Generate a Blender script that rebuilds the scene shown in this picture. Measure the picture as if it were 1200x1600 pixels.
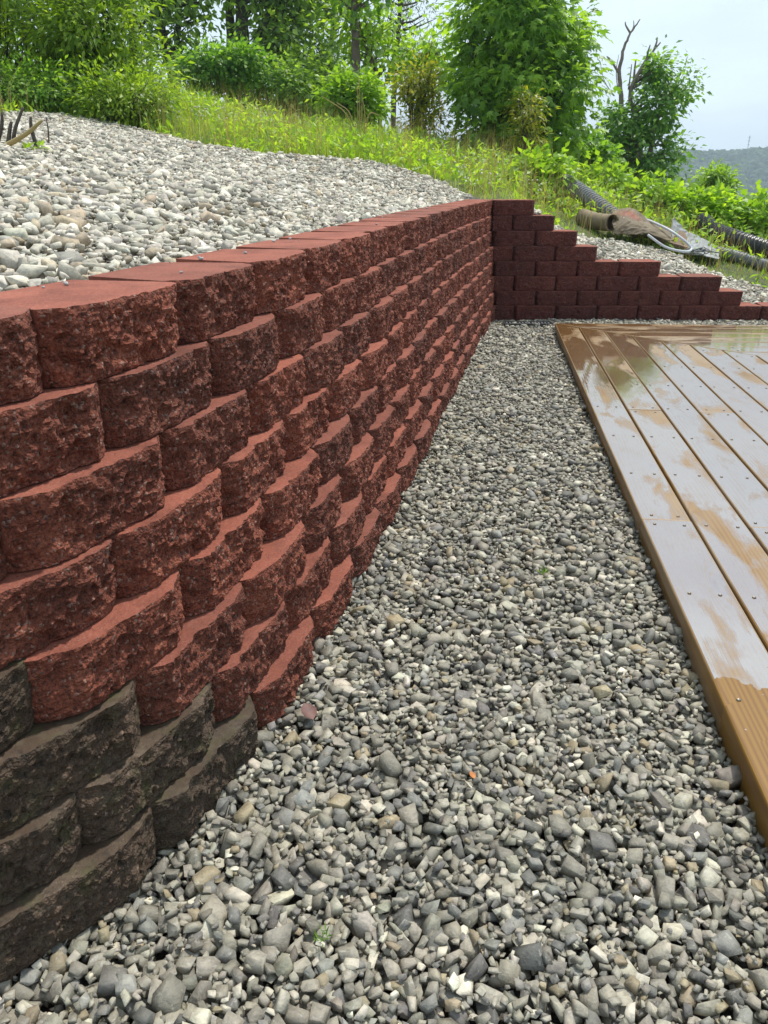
import bpy, bmesh, math, random
import numpy as np
from mathutils import noise, Vector

for o in list(bpy.data.objects): bpy.data.objects.remove(o)
R = math.radians
random.seed(7); rng = np.random.default_rng(11)
scene = bpy.context.scene
COL = scene.collection

# ------------------------------------------------------------------ camera, sky, sun, exposure
CAM_H, PITCH, FPX = 0.962, R(23.6), 1200.0
cam_d = bpy.data.cameras.new('camera'); cam = bpy.data.objects.new('camera', cam_d); COL.objects.link(cam)
cam.location = (0, 0, CAM_H); cam.rotation_euler = (R(90) - PITCH, 0, 0)
cam_d.sensor_fit = 'HORIZONTAL'; cam_d.sensor_width = 36; cam_d.lens = 36.0
cam_d.clip_start = 0.02; cam_d.clip_end = 6000
scene.camera = cam

SUN_DIR = Vector((0.27, 0.27, 0.92)).normalized()
sun_d = bpy.data.lights.new('sun', 'SUN'); sun_d.energy = 3.7; sun_d.angle = R(3); sun_d.color = (1, .955, .88)
sun = bpy.data.objects.new('sun', sun_d); COL.objects.link(sun)
sun.rotation_euler = SUN_DIR.to_track_quat('Z', 'Y').to_euler()

world = bpy.data.worlds.new('World'); scene.world = world; world.use_nodes = True
wn, wl = world.node_tree.nodes, world.node_tree.links
for n in list(wn): wn.remove(n)
w_out = wn.new('ShaderNodeOutputWorld'); w_bg = wn.new('ShaderNodeBackground')
w_sky = wn.new('ShaderNodeTexSky'); w_sky.sky_type = 'NISHITA'; w_sky.sun_disc = False
w_sky.sun_elevation = math.asin(SUN_DIR.z); w_sky.sun_rotation = math.atan2(SUN_DIR.x, SUN_DIR.y)
w_sky.dust_density = 3.0; w_sky.air_density = 1.0; w_sky.ozone_density = 1.5
w_tc = wn.new('ShaderNodeTexCoord'); w_mp = wn.new('ShaderNodeMapping'); w_mp.inputs['Scale'].default_value = (1.0, 1.0, 3.2)
w_no = wn.new('ShaderNodeTexNoise'); w_no.inputs['Scale'].default_value = 2.3; w_no.inputs['Detail'].default_value = 6; w_no.inputs['Roughness'].default_value = .52
w_rp = wn.new('ShaderNodeMapRange'); w_rp.inputs[1].default_value = .33; w_rp.inputs[2].default_value = .68; w_rp.inputs[3].default_value = .45; w_rp.inputs[4].default_value = 1.0
w_mx = wn.new('ShaderNodeMix'); w_mx.data_type = 'RGBA'; w_mx.inputs[7].default_value = (7.2, 8.5, 9.4, 1)
wl.new(w_tc.outputs['Generated'], w_mp.inputs[0]); wl.new(w_mp.outputs[0], w_no.inputs['Vector'])
wl.new(w_no.outputs['Fac'], w_rp.inputs[0]); wl.new(w_rp.outputs[0], w_mx.inputs[0])
wl.new(w_sky.outputs[0], w_mx.inputs[6]); wl.new(w_mx.outputs[2], w_bg.inputs[0]); wl.new(w_bg.outputs[0], w_out.inputs[0])
w_bg.inputs[1].default_value = 0.117
vs = scene.view_settings; vs.view_transform = 'Standard'; vs.look = 'None'; vs.exposure = 0.25; vs.gamma = 1.0; vs.use_curve_mapping = False

# ------------------------------------------------------------------ helpers
CP, SP = math.cos(PITCH), math.sin(PITCH)
def ray(px, py):
    u, v = (px - 600) / FPX, (py - 800) / FPX
    return np.array([u, CP - v * SP, -SP - v * CP])
def at(px, py, Y):                       # point of the place seen at (px,py), Y metres ahead
    d = ray(px, py); t = Y / d[1]
    return np.array([d[0] * t, Y, CAM_H + d[2] * t])
def on_z(px, py, z):
    d = ray(px, py); t = (z - CAM_H) / d[2]
    return np.array([d[0] * t, d[1] * t])

def np_mesh(name, V, F, mats, col=None, midx=None, smooth=False):
    V = np.asarray(V, np.float32); F = np.asarray(F, np.int32)
    me = bpy.data.meshes.new(name); k = F.shape[1]
    me.vertices.add(len(V)); me.vertices.foreach_set('co', V.ravel())
    me.loops.add(F.size); me.loops.foreach_set('vertex_index', F.ravel())
    me.polygons.add(len(F)); me.polygons.foreach_set('loop_start', np.arange(0, F.size, k, dtype=np.int32))
    me.polygons.foreach_set('loop_total', np.full(len(F), k, np.int32))
    for m in (mats if isinstance(mats, (list, tuple)) else [mats]): me.materials.append(m)
    if midx is not None: me.polygons.foreach_set('material_index', np.asarray(midx, np.int32))
    if smooth: me.polygons.foreach_set('use_smooth', np.ones(len(F), bool))
    if col is not None:
        a = me.attributes.new('tone', 'FLOAT_COLOR', 'POINT')
        a.data.foreach_set('color', np.concatenate([col, np.ones((len(col), 1))], 1).astype(np.float32).ravel())
    me.update(calc_edges=True); me.validate()
    return me
def link(name, me, parent=None, loc=None, rotz=None):
    o = bpy.data.objects.new(name, me); COL.objects.link(o)
    if parent: o.parent = parent
    if loc is not None: o.location = loc
    if rotz is not None: o.rotation_euler = (0, 0, rotz)
    return o
def tag(o, label=None, cat=None, group=None, kind=None):
    for k, v in (('label', label), ('category', cat), ('group', group), ('kind', kind)):
        if v: o[k] = v
    return o
def empty(name, loc=(0, 0, 0), rotz=0):
    return link(name, None, None, loc, rotz)
class MB:                                # collects quads/tris for ONE mesh
    def __init__(s): s.v = []; s.f = []
    def add(s, V, F):
        b = len(s.v); s.v += [tuple(map(float, p)) for p in V]; s.f += [tuple(int(i) + b for i in q) for q in F]
    def box(s, x0, x1, y0, y1, z0, z1):
        s.add([(x0,y0,z0),(x1,y0,z0),(x1,y1,z0),(x0,y1,z0),(x0,y0,z1),(x1,y0,z1),(x1,y1,z1),(x0,y1,z1)],
              [(3,2,1,0),(4,5,6,7),(0,1,5,4),(1,2,6,5),(2,3,7,6),(3,0,4,7)])
    def tube(s, P, r, n=6, cap=True):
        V, F = tube_np(P, r, n); s.add(V, F)
        if cap:
            b = len(s.v) - len(V); m = len(P); s.f.append(tuple(b + i for i in range(n))[::-1]); s.f.append(tuple(b + (m-1)*n + i for i in range(n)))
    def build(s, name, mat, parent=None, smooth=False):
        me = bpy.data.meshes.new(name); me.from_pydata(s.v, [], s.f)
        for m in (mat if isinstance(mat, list) else [mat]): me.materials.append(m)
        if smooth: me.polygons.foreach_set('use_smooth', [True] * len(me.polygons))
        me.update(); return link(name, me, parent)
def tube_np(P, r, n=6):
    P = np.asarray(P, float); m = len(P); r = np.broadcast_to(np.asarray(r, float), (m,))
    T = np.gradient(P, axis=0); T /= np.linalg.norm(T, axis=1, keepdims=True) + 1e-9
    A = np.zeros((m, 3)); ref = np.array([1., 0, 0]) if abs(T[0][0]) < .8 else np.array([0, 0, 1.])
    for i in range(m):
        a = ref - T[i] * np.dot(ref, T[i]); a /= np.linalg.norm(a) + 1e-9; A[i] = a; ref = a
    B = np.cross(T, A); ang = np.linspace(0, 2*np.pi, n, endpoint=False)
    V = (P[:, None] + r[:, None, None] * (np.cos(ang)[None, :, None] * A[:, None] + np.sin(ang)[None, :, None] * B[:, None])).reshape(-1, 3)
    i = np.arange(m-1)[:, None] * n; j = np.arange(n)[None]; k = (j + 1) % n
    F = np.stack([i + j, i + k, i + n + k, i + n + j], -1).reshape(-1, 4)
    return V, F
def catmull(P, n=12):
    P = np.asarray(P, float); Q = np.vstack([2*P[0]-P[1], P, 2*P[-1]-P[-2]]); out = []
    for i in range(1, len(Q)-2):
        t = np.linspace(0, 1, n, endpoint=False)[:, None]; a, b, c, d = Q[i-1:i+3]
        out.append(.5*((2*b) + (-a+c)*t + (2*a-5*b+4*c-d)*t*t + (-a+3*b-3*c+d)*t**3))
    out.append(P[-1:]); return np.vstack(out)
def sstep(a, b, x):
    t = np.clip((x-a)/(b-a), 0, 1); return t*t*(3-2*t)
def vnoise(x, y, sc, seed=0):            # cheap smooth value noise, vectorised
    x = np.asarray(x)/sc + seed*17.3; y = np.asarray(y)/sc - seed*9.1
    xi, yi = np.floor(x), np.floor(y); fx, fy = x-xi, y-yi; fx = fx*fx*(3-2*fx); fy = fy*fy*(3-2*fy)
    def hsh(a, b):
        q = np.sin(a*127.1 + b*311.7 + seed*74.7)*43758.5453; return q - np.floor(q)
    return (hsh(xi,yi)*(1-fx)+hsh(xi+1,yi)*fx)*(1-fy) + (hsh(xi,yi+1)*(1-fx)+hsh(xi+1,yi+1)*fx)*fy

# ------------------------------------------------------------------ materials
class NT:
    def __init__(s, name):
        s.m = bpy.data.materials.new(name); s.m.use_nodes = True; s.t = s.m.node_tree; s.n = s.t.nodes; s.l = s.t.links
        for x in list(s.n): s.n.remove(x)
        s.out = s.n.new('ShaderNodeOutputMaterial'); s.b = s.n.new('ShaderNodeBsdfPrincipled'); s.l.new(s.b.outputs[0], s.out.inputs[0])
    def node(s, t, ins=None, **kw):
        n = s.n.new(t)
        for k, v in kw.items(): setattr(n, k, v)
        for k, v in (ins or {}).items(): s.set(n.inputs[k], v)
        return n
    def set(s, sock, v):
        if isinstance(v, bpy.types.NodeSocket): s.l.new(v, sock)
        elif isinstance(v, bpy.types.Node): s.l.new(v.outputs[0], sock)
        else: sock.default_value = (tuple(v) + (1,)) if (isinstance(v, (tuple, list)) and len(v) == 3 and sock.type == 'RGBA') else v
    def coord(s, kind='Object', scale=(1,1,1), add=None):
        c = s.node('ShaderNodeTexCoord').outputs[kind]
        if add is not None: c = s.node('ShaderNodeVectorMath', {0: c, 1: add}, operation='ADD').outputs[0]
        return s.node('ShaderNodeMapping', {0: c, 3: scale}).outputs[0]
    def noise(s, vec, scale, detail=4, rough=.55, dist=0): return s.node('ShaderNodeTexNoise', {'Vector': vec, 'Scale': scale, 'Detail': detail, 'Roughness': rough, 'Distortion': dist}).outputs['Fac']
    def ramp(s, f, stops, interp='LINEAR'):
        n = s.node('ShaderNodeValToRGB', {0: f}); e = n.color_ramp.elements; n.color_ramp.interpolation = interp
        while len(e) < len(stops): e.new(.5)
        for q, (p, c) in zip(e, stops): q.position = p; q.color = (tuple(c) + (1,)) if hasattr(c, '__len__') else (c, c, c, 1)
        return n.outputs[0]
    def mix(s, f, a, b, mode='MIX'):
        n = s.node('ShaderNodeMix', data_type='RGBA', blend_type=mode); s.set(n.inputs[0], f); s.set(n.inputs[6], a); s.set(n.inputs[7], b); return n.outputs[2]
    def math(s, op, a, b=0.0, c=None, clamp=False):
        n = s.node('ShaderNodeMath', operation=op, use_clamp=clamp); s.set(n.inputs[0], a); s.set(n.inputs[1], b)
        if c is not None: s.set(n.inputs[2], c)
        return n.outputs[0]
    def bump(s, h, strength=.5, dist=.01, normal=None):
        d = {'Height': h, 'Strength': strength, 'Distance': dist}
        if normal is not None: d['Normal'] = normal
        return s.node('ShaderNodeBump', d).outputs[0]
    def P(s, **kw):
        for k, v in kw.items(): s.set(s.b.inputs[k.replace('_', ' ')], v)
        return s.m

def simple(name, c1, c2, scale=20, rough=.7, bump=0, bd=.004, **kw):
    t = NT(name); v = t.coord(); f = t.noise(v, scale, 5)
    d = dict(Base_Color=t.ramp(f, [(.3, c1), (.7, c2)]), Roughness=rough)
    if bump: d['Normal'] = t.bump(t.noise(v, scale*3, 4), bump, bd)
    d.update(kw); return t.P(**d)

def block_mat(name, dark, mid, lite, split, dirty=False):
    gs_, ga = (260.0, 1.0) if split else (520.0, .55)
    t = NT(name); oi = t.node('ShaderNodeObjectInfo'); rnd = oi.outputs['Random']
    v = t.coord('Object', add=t.node('ShaderNodeCombineXYZ', {0: t.math('MULTIPLY', rnd, 31.0), 1: t.math('MULTIPLY', rnd, 17.0)}).outputs[0])
    big = t.noise(v, 14, 5, .6); fine = t.noise(v, 170, 4, .65); grit = t.node('ShaderNodeTexVoronoi', {'Vector': v, 'Scale': gs_})
    c = t.ramp(t.math('MULTIPLY_ADD', fine, .55, t.math('MULTIPLY', big, .45)), [(.32, dark), (.5, mid), (.68, lite)])
    gv = t.node('ShaderNodeSeparateColor', {0: grit.outputs['Color']})
    c = t.mix(t.math('MULTIPLY', t.math('GREATER_THAN', gv.outputs[0], .94), .40*ga), c, (.36, .27, .22))          # pale aggregate grains
    c = t.mix(t.math('MULTIPLY', t.math('LESS_THAN', gv.outputs[1], .10), .6*ga), c, (.035, .02, .018))            # dark grains
    c = t.mix(1.0, c, t.ramp(rnd, [(0, (.80, .82, .84)), (1, (1.13, 1.07, 1.04))]), 'MULTIPLY')
    if not split: c = t.mix(1.0, c, t.ramp(t.noise(v, 9, 6, .6), [(.32, (.66, .64, .62)), (.5, (1, 1, 1)), (.7, (1.14, 1.14, 1.12))]), 'MULTIPLY')
    if dirty:
        w = t.coord('Object'); m = t.noise(v, 9, 6, .6, .4); m2 = t.noise(v, 40, 5, .6)
        c = t.mix(t.ramp(m, [(.36, 0.0), (.6, 1.0)]), (.055, .034, .020), c)
        c = t.mix(t.ramp(m2, [(.5, 0.0), (.68, .75)]), c, (.085, .066, .042))
        c = t.mix(t.ramp(t.noise(v, 22, 4), [(.54, 0.0), (.72, .6)]), c, (.065, .068, .022))
        c = t.mix(t.ramp(t.noise(v, 60, 4), [(.55, 0.0), (.7, .8)]), c, (.018, .014, .010))
    h = t.math('ADD', t.math('MULTIPLY', fine, .7), t.math('MULTIPLY', grit.outputs['Distance'], -.5))
    nrm = t.bump(h, .95 if split else .28, .006 if split else .0025)
    if split: nrm = t.bump(t.noise(v, 55, 5, .62), .8, .008, nrm)
    return t.P(Base_Color=c, Roughness=.86 if not dirty else .7, Specular_IOR_Level=.35, Normal=nrm)
M = {}
M['split'] = block_mat('red_split_concrete', (.042, .013, .008), (.160, .045, .025), (.31, .108, .064), True)
M['cast'] = block_mat('red_cast_concrete', (.165, .049, .030), (.225, .070, .044), (.285, .100, .066), False)
M['split_d'] = block_mat('soiled_split_concrete', (.035, .022, .014), (.075, .048, .030), (.13, .09, .058), True, True)
M['cast_d'] = block_mat('soiled_cast_concrete', (.038, .028, .019), (.078, .057, .039), (.125, .095, .068), False, True)
M['split_b'] = block_mat('dark_red_concrete', (.055, .015, .011), (.105, .028, .020), (.165, .048, .035), True)

def stone_mat(name, wet):
    t = NT(name); a = t.node('ShaderNodeAttribute', attribute_name='tone'); g = t.node('ShaderNodeNewGeometry')
    v = t.coord('Object', add=t.node('ShaderNodeCombineXYZ', {0: t.math('MULTIPLY', g.outputs['Random Per Island'], 50.0), 2: t.math('MULTIPLY', g.outputs['Random Per Island'], 23.0)}).outputs[0])
    f = t.noise(v, 90, 5, .65, .6); vein = t.noise(v, 260, 3)
    c = t.mix(1.0, a.outputs['Color'], t.ramp(f, [(.3, (.68, .68, .69)), (.5, (1, 1, .99)), (.72, (1.25, 1.22, 1.16))]), 'MULTIPLY')
    c = t.mix(t.math('MULTIPLY', t.ramp(t.noise(v, 45, 4, .7, 1.5), [(.60, 0.0), (.66, 1.0)]), .35), c, (.50, .48, .43))
    return t.P(Base_Color=c, Roughness=.62 if wet else .85, Specular_IOR_Level=.35, Normal=t.bump(t.math('ADD', f, t.math('MULTIPLY', vein, .5)), .55, .003))
M['stone'] = stone_mat('path_limestone', True); M['stone_up'] = stone_mat('slope_limestone', False)
M['dirt'] = simple('gravel_dirt', (.06, .052, .043), (.13, .115, .098), 60, .95, .8, .01)
M['turf'] = simple('turf_soil', (.045, .06, .018), (.10, .105, .04), 3, .95, .6, .03)
M['field'] = simple('valley_green', (.035, .07, .02), (.075, .13, .04), .012, .95)
M['far_forest'] = simple('far_forest_green', (.022, .048, .016), (.055, .095, .03), .05, .95)

def wood_mat():
    t = NT('wet_pressure_treated_wood'); oi = t.node('ShaderNodeObjectInfo'); rnd = oi.outputs['Random']
    off = t.node('ShaderNodeCombineXYZ', {0: t.math('MULTIPLY', rnd, 37.0), 1: t.math('MULTIPLY', rnd, 11.0), 2: t.math('MULTIPLY', rnd, 5.0)}).outputs[0]
    v = t.coord('Object', add=off)
    # knots: sparse cells; growth rings bend round them
    kv = t.node('ShaderNodeMapping', {0: v, 3: (2.3, 11.0, 0.0)}).outputs[0]
    vor = t.node('ShaderNodeTexVoronoi', {'Vector': kv, 'Scale': 1.0, 'Randomness': .9}, voronoi_dimensions='2D')
    kd = vor.outputs['Distance']; has = t.math('GREATER_THAN', t.node('ShaderNodeSeparateColor', {0: vor.outputs['Color']}).outputs[0], .68)
    kd = t.math('ADD', kd, t.math('MULTIPLY', t.math('SUBTRACT', 1.0, has), 5.0))
    pull = t.math('DIVIDE', .018, t.math('ADD', t.math('MULTIPLY', kd, kd), .045))
    sx = t.node('ShaderNodeSeparateXYZ', {0: v})
    wob = t.noise(t.node('ShaderNodeMapping', {0: v, 3: (.8, 6, 6)}).outputs[0], 1.0, 2)
    ringc = t.math('ADD', t.math('ADD', t.math('MULTIPLY', sx.outputs[1], 9.0), t.math('MULTIPLY', wob, .55)), pull)
    ring = t.math('SINE', t.math('MULTIPLY', ringc, 58.0))
    ring = t.math('MULTIPLY_ADD', ring, .5, .5)
    fib = t.noise(t.node('ShaderNodeMapping', {0: v, 3: (6, 260, 60)}).outputs[0], 1.0, 4, .7)
    g = t.math('ADD', t.math('MULTIPLY', t.math('POWER', ring, 1.6), .55), t.math('MULTIPLY', fib, .45))
    c = t.ramp(g, [(.15, (.215, .112, .013)), (.5, (.175, .084, .008)), (.85, (.125, .053, .005))])
    c = t.mix(1.0, c, t.ramp(rnd, [(0, (.82, .80, .76)), (1, (1.1, 1.07, 1.05))]), 'MULTIPLY')
    c = t.mix(t.ramp(kd, [(.055, .9), (.10, 0.0)]), c, (.085, .032, .011))
    bw = t.node('ShaderNodeMapping', {0: v, 3: (1.3, 3.2, 1)}).outputs[0]
    # standing water: a film pooled along the cupped boards, ragged at its rim
    pool = t.math('ADD', t.noise(bw, 2.1, 4, .55, .3), t.math('ADD', t.math('MULTIPLY', t.noise(v, 40, 3), .05), t.math('MULTIPLY', t.math('SUBTRACT', fib, .5), .10)))
    upz = t.math('GREATER_THAN', t.node('ShaderNodeSeparateXYZ', {0: t.node('ShaderNodeNewGeometry').outputs['True Normal']}).outputs[2], .985)
    pos = t.node('ShaderNodeSeparateXYZ', {0: t.node('ShaderNodeNewGeometry').outputs['Position']}).outputs[1]
    pool = t.math('SUBTRACT', pool, t.math('MULTIPLY', t.node('ShaderNodeSeparateXYZ', {0: t.node('ShaderNodeTexCoord').outputs['Object']}).outputs[1], .9))
    film_zone = t.math('GREATER_THAN', t.math('ADD', pos, t.math('MULTIPLY', t.math('SUBTRACT', t.noise(v, 7, 5, .65), .5), .7)), 1.22)   # film stops short of the near board ends
    film = t.math('MULTIPLY', t.math('MULTIPLY', t.ramp(pool, [(.375, 0.0), (.415, .45), (.48, 1.0)]), upz), film_zone)
    film = t.math('MULTIPLY', film, t.ramp(t.math('ADD', t.math('MULTIPLY', t.noise(bw, 5.5, 5, .6), .7), t.math('MULTIPLY', g, .3)), [(.30, .84), (.5, 1.0)]))
    damp = t.math('MAXIMUM', t.ramp(t.noise(bw, 1.3, 3), [(.42, .0), (.66, 1.0)]), t.math('SUBTRACT', 1.0, film_zone))
    dry = t.mix(.75, c, (.29, .215, .135))  # diffuse sky sheen of the damp boards, put into the colour as pale tan
    c = t.mix(t.math('MAXIMUM', film, t.math('MULTIPLY', damp, .85)), dry, c)
    c = t.mix(t.math('MULTIPLY', film, .5), c, (.12, .048, .007))
    rough = t.math('MULTIPLY_ADD', film, -.26, .44)
    bn = t.bump(g, t.math('MULTIPLY_ADD', film, -.2, .3), .0012)
    fn = t.bump(t.noise(v, 14, 2), .05, .004, t.bump(g, .06, .0008))
    t.P(Base_Color=c, Roughness=t.math('MULTIPLY_ADD', film, -.1, .5), Normal=bn, Specular_IOR_Level=.3,
        Coat_Weight=t.math('MULTIPLY', upz, t.math('MULTIPLY_ADD', film, .85, t.math('MULTIPLY_ADD', film_zone, .10, .05))), Coat_Roughness=t.math('MULTIPLY_ADD', film, -.28, .31), Coat_IOR=t.math('MULTIPLY_ADD', film, 4.6, 1.6), Coat_Normal=fn)
    return t.m
M['wood'] = wood_mat()
M['screw'] = simple('screw_steel', (.09, .075, .06), (.16, .14, .11), 300, .45, Metallic=.7)

def leaf_mat(name, a, b, c3, trans=.52, gloss=.42):
    t = NT(name); g = t.node('ShaderNodeNewGeometry'); r = g.outputs['Random Per Island']
    col = t.ramp(r, [(0, a), (.55, b), (1, c3)])
    v = t.coord('Object'); col = t.mix(1.0, col, t.ramp(t.noise(v, 1.6, 3), [(.35, (.72, .78, .75)), (.65, (1.2, 1.13, 1.0))]), 'MULTIPLY')
    t.P(Base_Color=col, Roughness=gloss, Specular_IOR_Level=.4)
    tr = t.node('ShaderNodeBsdfTranslucent', {0: t.mix(1.0, col, (2.0, 1.9, .7), 'MULTIPLY')})
    ms = t.node('ShaderNodeMixShader', {0: trans, 1: t.b.outputs[0], 2: tr.outputs[0]}); t.l.new(ms.outputs[0], t.out.inputs[0])
    return t.m
M['leaf_maple'] = leaf_mat('maple_leaf', (.12, .245, .036), (.185, .34, .052), (.28, .44, .08))
M['leaf_lime'] = leaf_mat('lime_leaf', (0.143, 0.273, 0.029), (0.221, 0.377, 0.042), (0.325, 0.468, 0.065))
M['leaf_left'] = leaf_mat('ash_leaf', (0.105, 0.195, 0.022), (0.173, 0.285, 0.03), (0.285, 0.405, 0.053))
M['leaf_wood'] = leaf_mat('woodland_leaf', (.11, .20, .045), (.175, .30, .065), (.26, .40, .095))
M['leaf_dark'] = leaf_mat('dark_shrub_leaf', (0.08, 0.184, 0.029), (0.136, 0.28, 0.043), (0.224, 0.384, 0.064))
M['leaf_yellow'] = leaf_mat('yellowing_leaf', (0.156, 0.204, 0.022), (0.24, 0.276, 0.03), (0.348, 0.312, 0.042))
M['leaf_pine'] = leaf_mat('pine_needle', (0.063, 0.117, 0.04), (0.108, 0.18, 0.061), (0.18, 0.234, 0.09), .2)
M['leaf_vine'] = leaf_mat('vine_leaf', (0.085, 0.194, 0.046), (0.132, 0.271, 0.065), (0.202, 0.349, 0.093))
M['grass'] = leaf_mat('grass_blade', (0.16, 0.29, 0.032), (0.246, 0.392, 0.058), (0.435, 0.464, 0.123), .4, .5)
M['straw'] = leaf_mat('dead_grass', (0.287, 0.218, 0.103), (0.391, 0.31, 0.149), (0.483, 0.402, 0.218), .25, .7)
M['bark'] = simple('grey_brown_bark', (.045, .036, .028), (.12, .10, .08), 18, .9, .9, .012)
M['bark_pine'] = simple('pine_bark', (.10, .075, .058), (.22, .17, .135), 14, .9, .9, .012)
M['dead'] = simple('bleached_dead_wood', (.17, .135, .11), (.30, .25, .21), 12, .9, .5)

# ------------------------------------------------------------------ wall line and terrain
CH = 0.1016; NC = 8; SB = 0.0165; BW = 0.300
base_pts = [(-5.5, -.75), (-3.0, .02), (-1.7, .34), (-1.05, .455), (-.72, .545), (-.52, .645), (-.405, .745), (-.325, .865), (-.265, 1.0), (-.205, 1.19), (-.13, 1.49),
            (-.052, 1.83), (.08, 2.42), (.232, 3.15), (.402, 3.95), (.60, 4.87), (.80, 5.74), (.93, 6.25)]
BASE = catmull(base_pts, 24)
seg = np.diff(BASE, axis=0); ARC = np.concatenate([[0], np.cumsum(np.hypot(seg[:, 0], seg[:, 1]))])
TAN = np.gradient(BASE, axis=0); TAN /= np.linalg.norm(TAN, axis=1, keepdims=True)
NL = np.stack([-TAN[:, 1], TAN[:, 0]], 1)            # into the hill
YB = 5.70                                            # face of the stepped end wall
X0 = 0.80
ext = BASE[-1] + TAN[-1] * np.linspace(.2, 60, 60)[:, None]
BX = np.vstack([BASE, ext]); BN = np.vstack([NL, np.repeat(NL[-1:], 60, 0)])
def d_left(x, y):                                    # metres behind the face line of the long wall
    x = np.asarray(x, float).ravel(); y = np.asarray(y, float).ravel(); out = np.empty(len(x))
    for i in range(0, len(x), 8000):
        dx = x[i:i+8000, None] - BX[None, :, 0]; dy = y[i:i+8000, None] - BX[None, :, 1]
        d2 = dx*dx + dy*dy; k = d2.argmin(1); r = np.arange(len(k))
        dist = np.sqrt(d2[r, k]); sgn = np.sign(dx[r, k]*BN[k, 0] + dy[r, k]*BN[k, 1]); out[i:i+8000] = dist*np.where(sgn == 0, 1, sgn)
    return out
PXs = [-50, .95, 1.10, 1.25, 1.42, 1.60, 1.80, 2.05, 2.40, 2.62, 2.8, 3.1, 4.5, 8, 20, 60]
PZs = [.775, .775, .705, .59, .48, .395, .35, .30, .22, .12, .075, .05, -.20, -.9, -3.5, -14]
def ground_z(x, y, low=True):
    sh = np.shape(x); x = np.asarray(x, float).ravel(); y = np.asarray(y, float).ravel()
    dl = d_left(x, y); db = y - YB
    e = np.clip(dl-.34, 0, None)
    zl = 3.0*(1-np.exp(-e*.165/3.0*1.0))
    up = np.interp(x, PXs, PZs) + zl + (.07+.10*sstep(.8, 1.6, x))*np.clip(db-.2, 0, 3.0) + .03*np.clip(db-3.2, 0, 1.6)
    up += (vnoise(x, y, 1.7, 1)-.5)*.10*sstep(.6, 2.5, np.maximum(dl, db))
    up -= .05*np.clip(y-10.6, 0, 8) + .055*np.clip(y-17.5, 0, None)**1.35
    up = np.maximum(up, -38 + 2*vnoise(x, y, 60, 3))
    inl = sstep(.150, .19, dl); inb = sstep(.150, .19, db)
    k = np.maximum(inl, inb) if low else 1.0
    lowz = -.05 - 0*x
    return (lowz + (up-lowz)*k).reshape(sh)
def ground1(x, y): return float(ground_z(np.array([x]), np.array([y]), True)[0])
def hit(px, py, tmax=60):
    d = ray(px, py); t = np.concatenate([np.arange(.3, 12, .01), np.arange(12, tmax, .05)])
    P = np.array([0, 0, CAM_H]) + d[None]*t[:, None]; below = P[:, 2] < ground_z(P[:, 0], P[:, 1])
    i = below.argmax() if below.any() else len(t)-1
    return P[i]

def axis(lo, hi, step, far, n):
    a = np.arange(lo, hi+1e-6, step); g = np.geomspace(step, far, n); g = np.cumsum(g)*far/np.sum(g)
    return np.concatenate([(lo-g)[::-1], a, hi+g])
gx = axis(-3.0, 3.4, .035, 930, 44); gy = axis(-.5, 8.5, .04, 930, 44)
GX, GY = np.meshgrid(gx, gy); GZ = ground_z(GX, GY)
nx, ny = len(gx), len(gy); ii = (np.arange(ny-1)[:, None]*nx + np.arange(nx-1)[None]).ravel()
GF = np.stack([ii, ii+1, ii+nx+1, ii+nx], 1)

# edges of the gravelled bank, followed on the ground
edge_px = [(-60, 196), (0, 187), (90, 183), (150, 190), (200, 203), (265, 221), (330, 238), (430, 250), (500, 253), (560, 258), (620, 268), (690, 290), (742, 309)]
EDGE = np.array([hit(*p)[:2] for p in edge_px]); print('EDGE', np.round(EDGE, 2).tolist())
def in_poly(x, y, poly):
    x = np.asarray(x); y = np.asarray(y); c = np.zeros(x.shape, bool); n = len(poly)
    for i in range(n):
        (x1, y1), (x2, y2) = poly[i], poly[(i+1) % n]
        if y1 == y2: continue
        c ^= ((y1 > y) != (y2 > y)) & (x < (x2-x1)*(y-y1)/(y2-y1) + x1)
    return c
BANK = np.vstack([EDGE, [[.90, 6.12]], BASE[::-1][8:] , [[-5.5, 3.0]]])
STRIP = np.array([(1.0, YB), (1.0, 6.05), (1.30, 6.25), (1.55, 6.5), (1.9, 6.7), (2.35, 6.75), (2.67, 6.68), (2.95, 6.48), (3.1, 6.3), (4.2, 6.1), (4.2, YB)])
cx = GX.ravel()[GF].mean(1); cy = GY.ravel()[GF].mean(1)
dlc = d_left(cx, cy)
dirt = ((dlc < .2) & (cy < YB+.2)) | in_poly(cx, cy, BANK) | in_poly(cx, cy, STRIP)
far = np.hypot(cx, cy) > 45
ground = link('ground', np_mesh('ground', np.stack([GX.ravel(), GY.ravel(), GZ.ravel()], 1), GF, [M['turf'], M['dirt'], M['field']], midx=np.where(far, 2, np.where(dirt, 1, 0)), smooth=True))
tag(ground, kind='structure')

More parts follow.
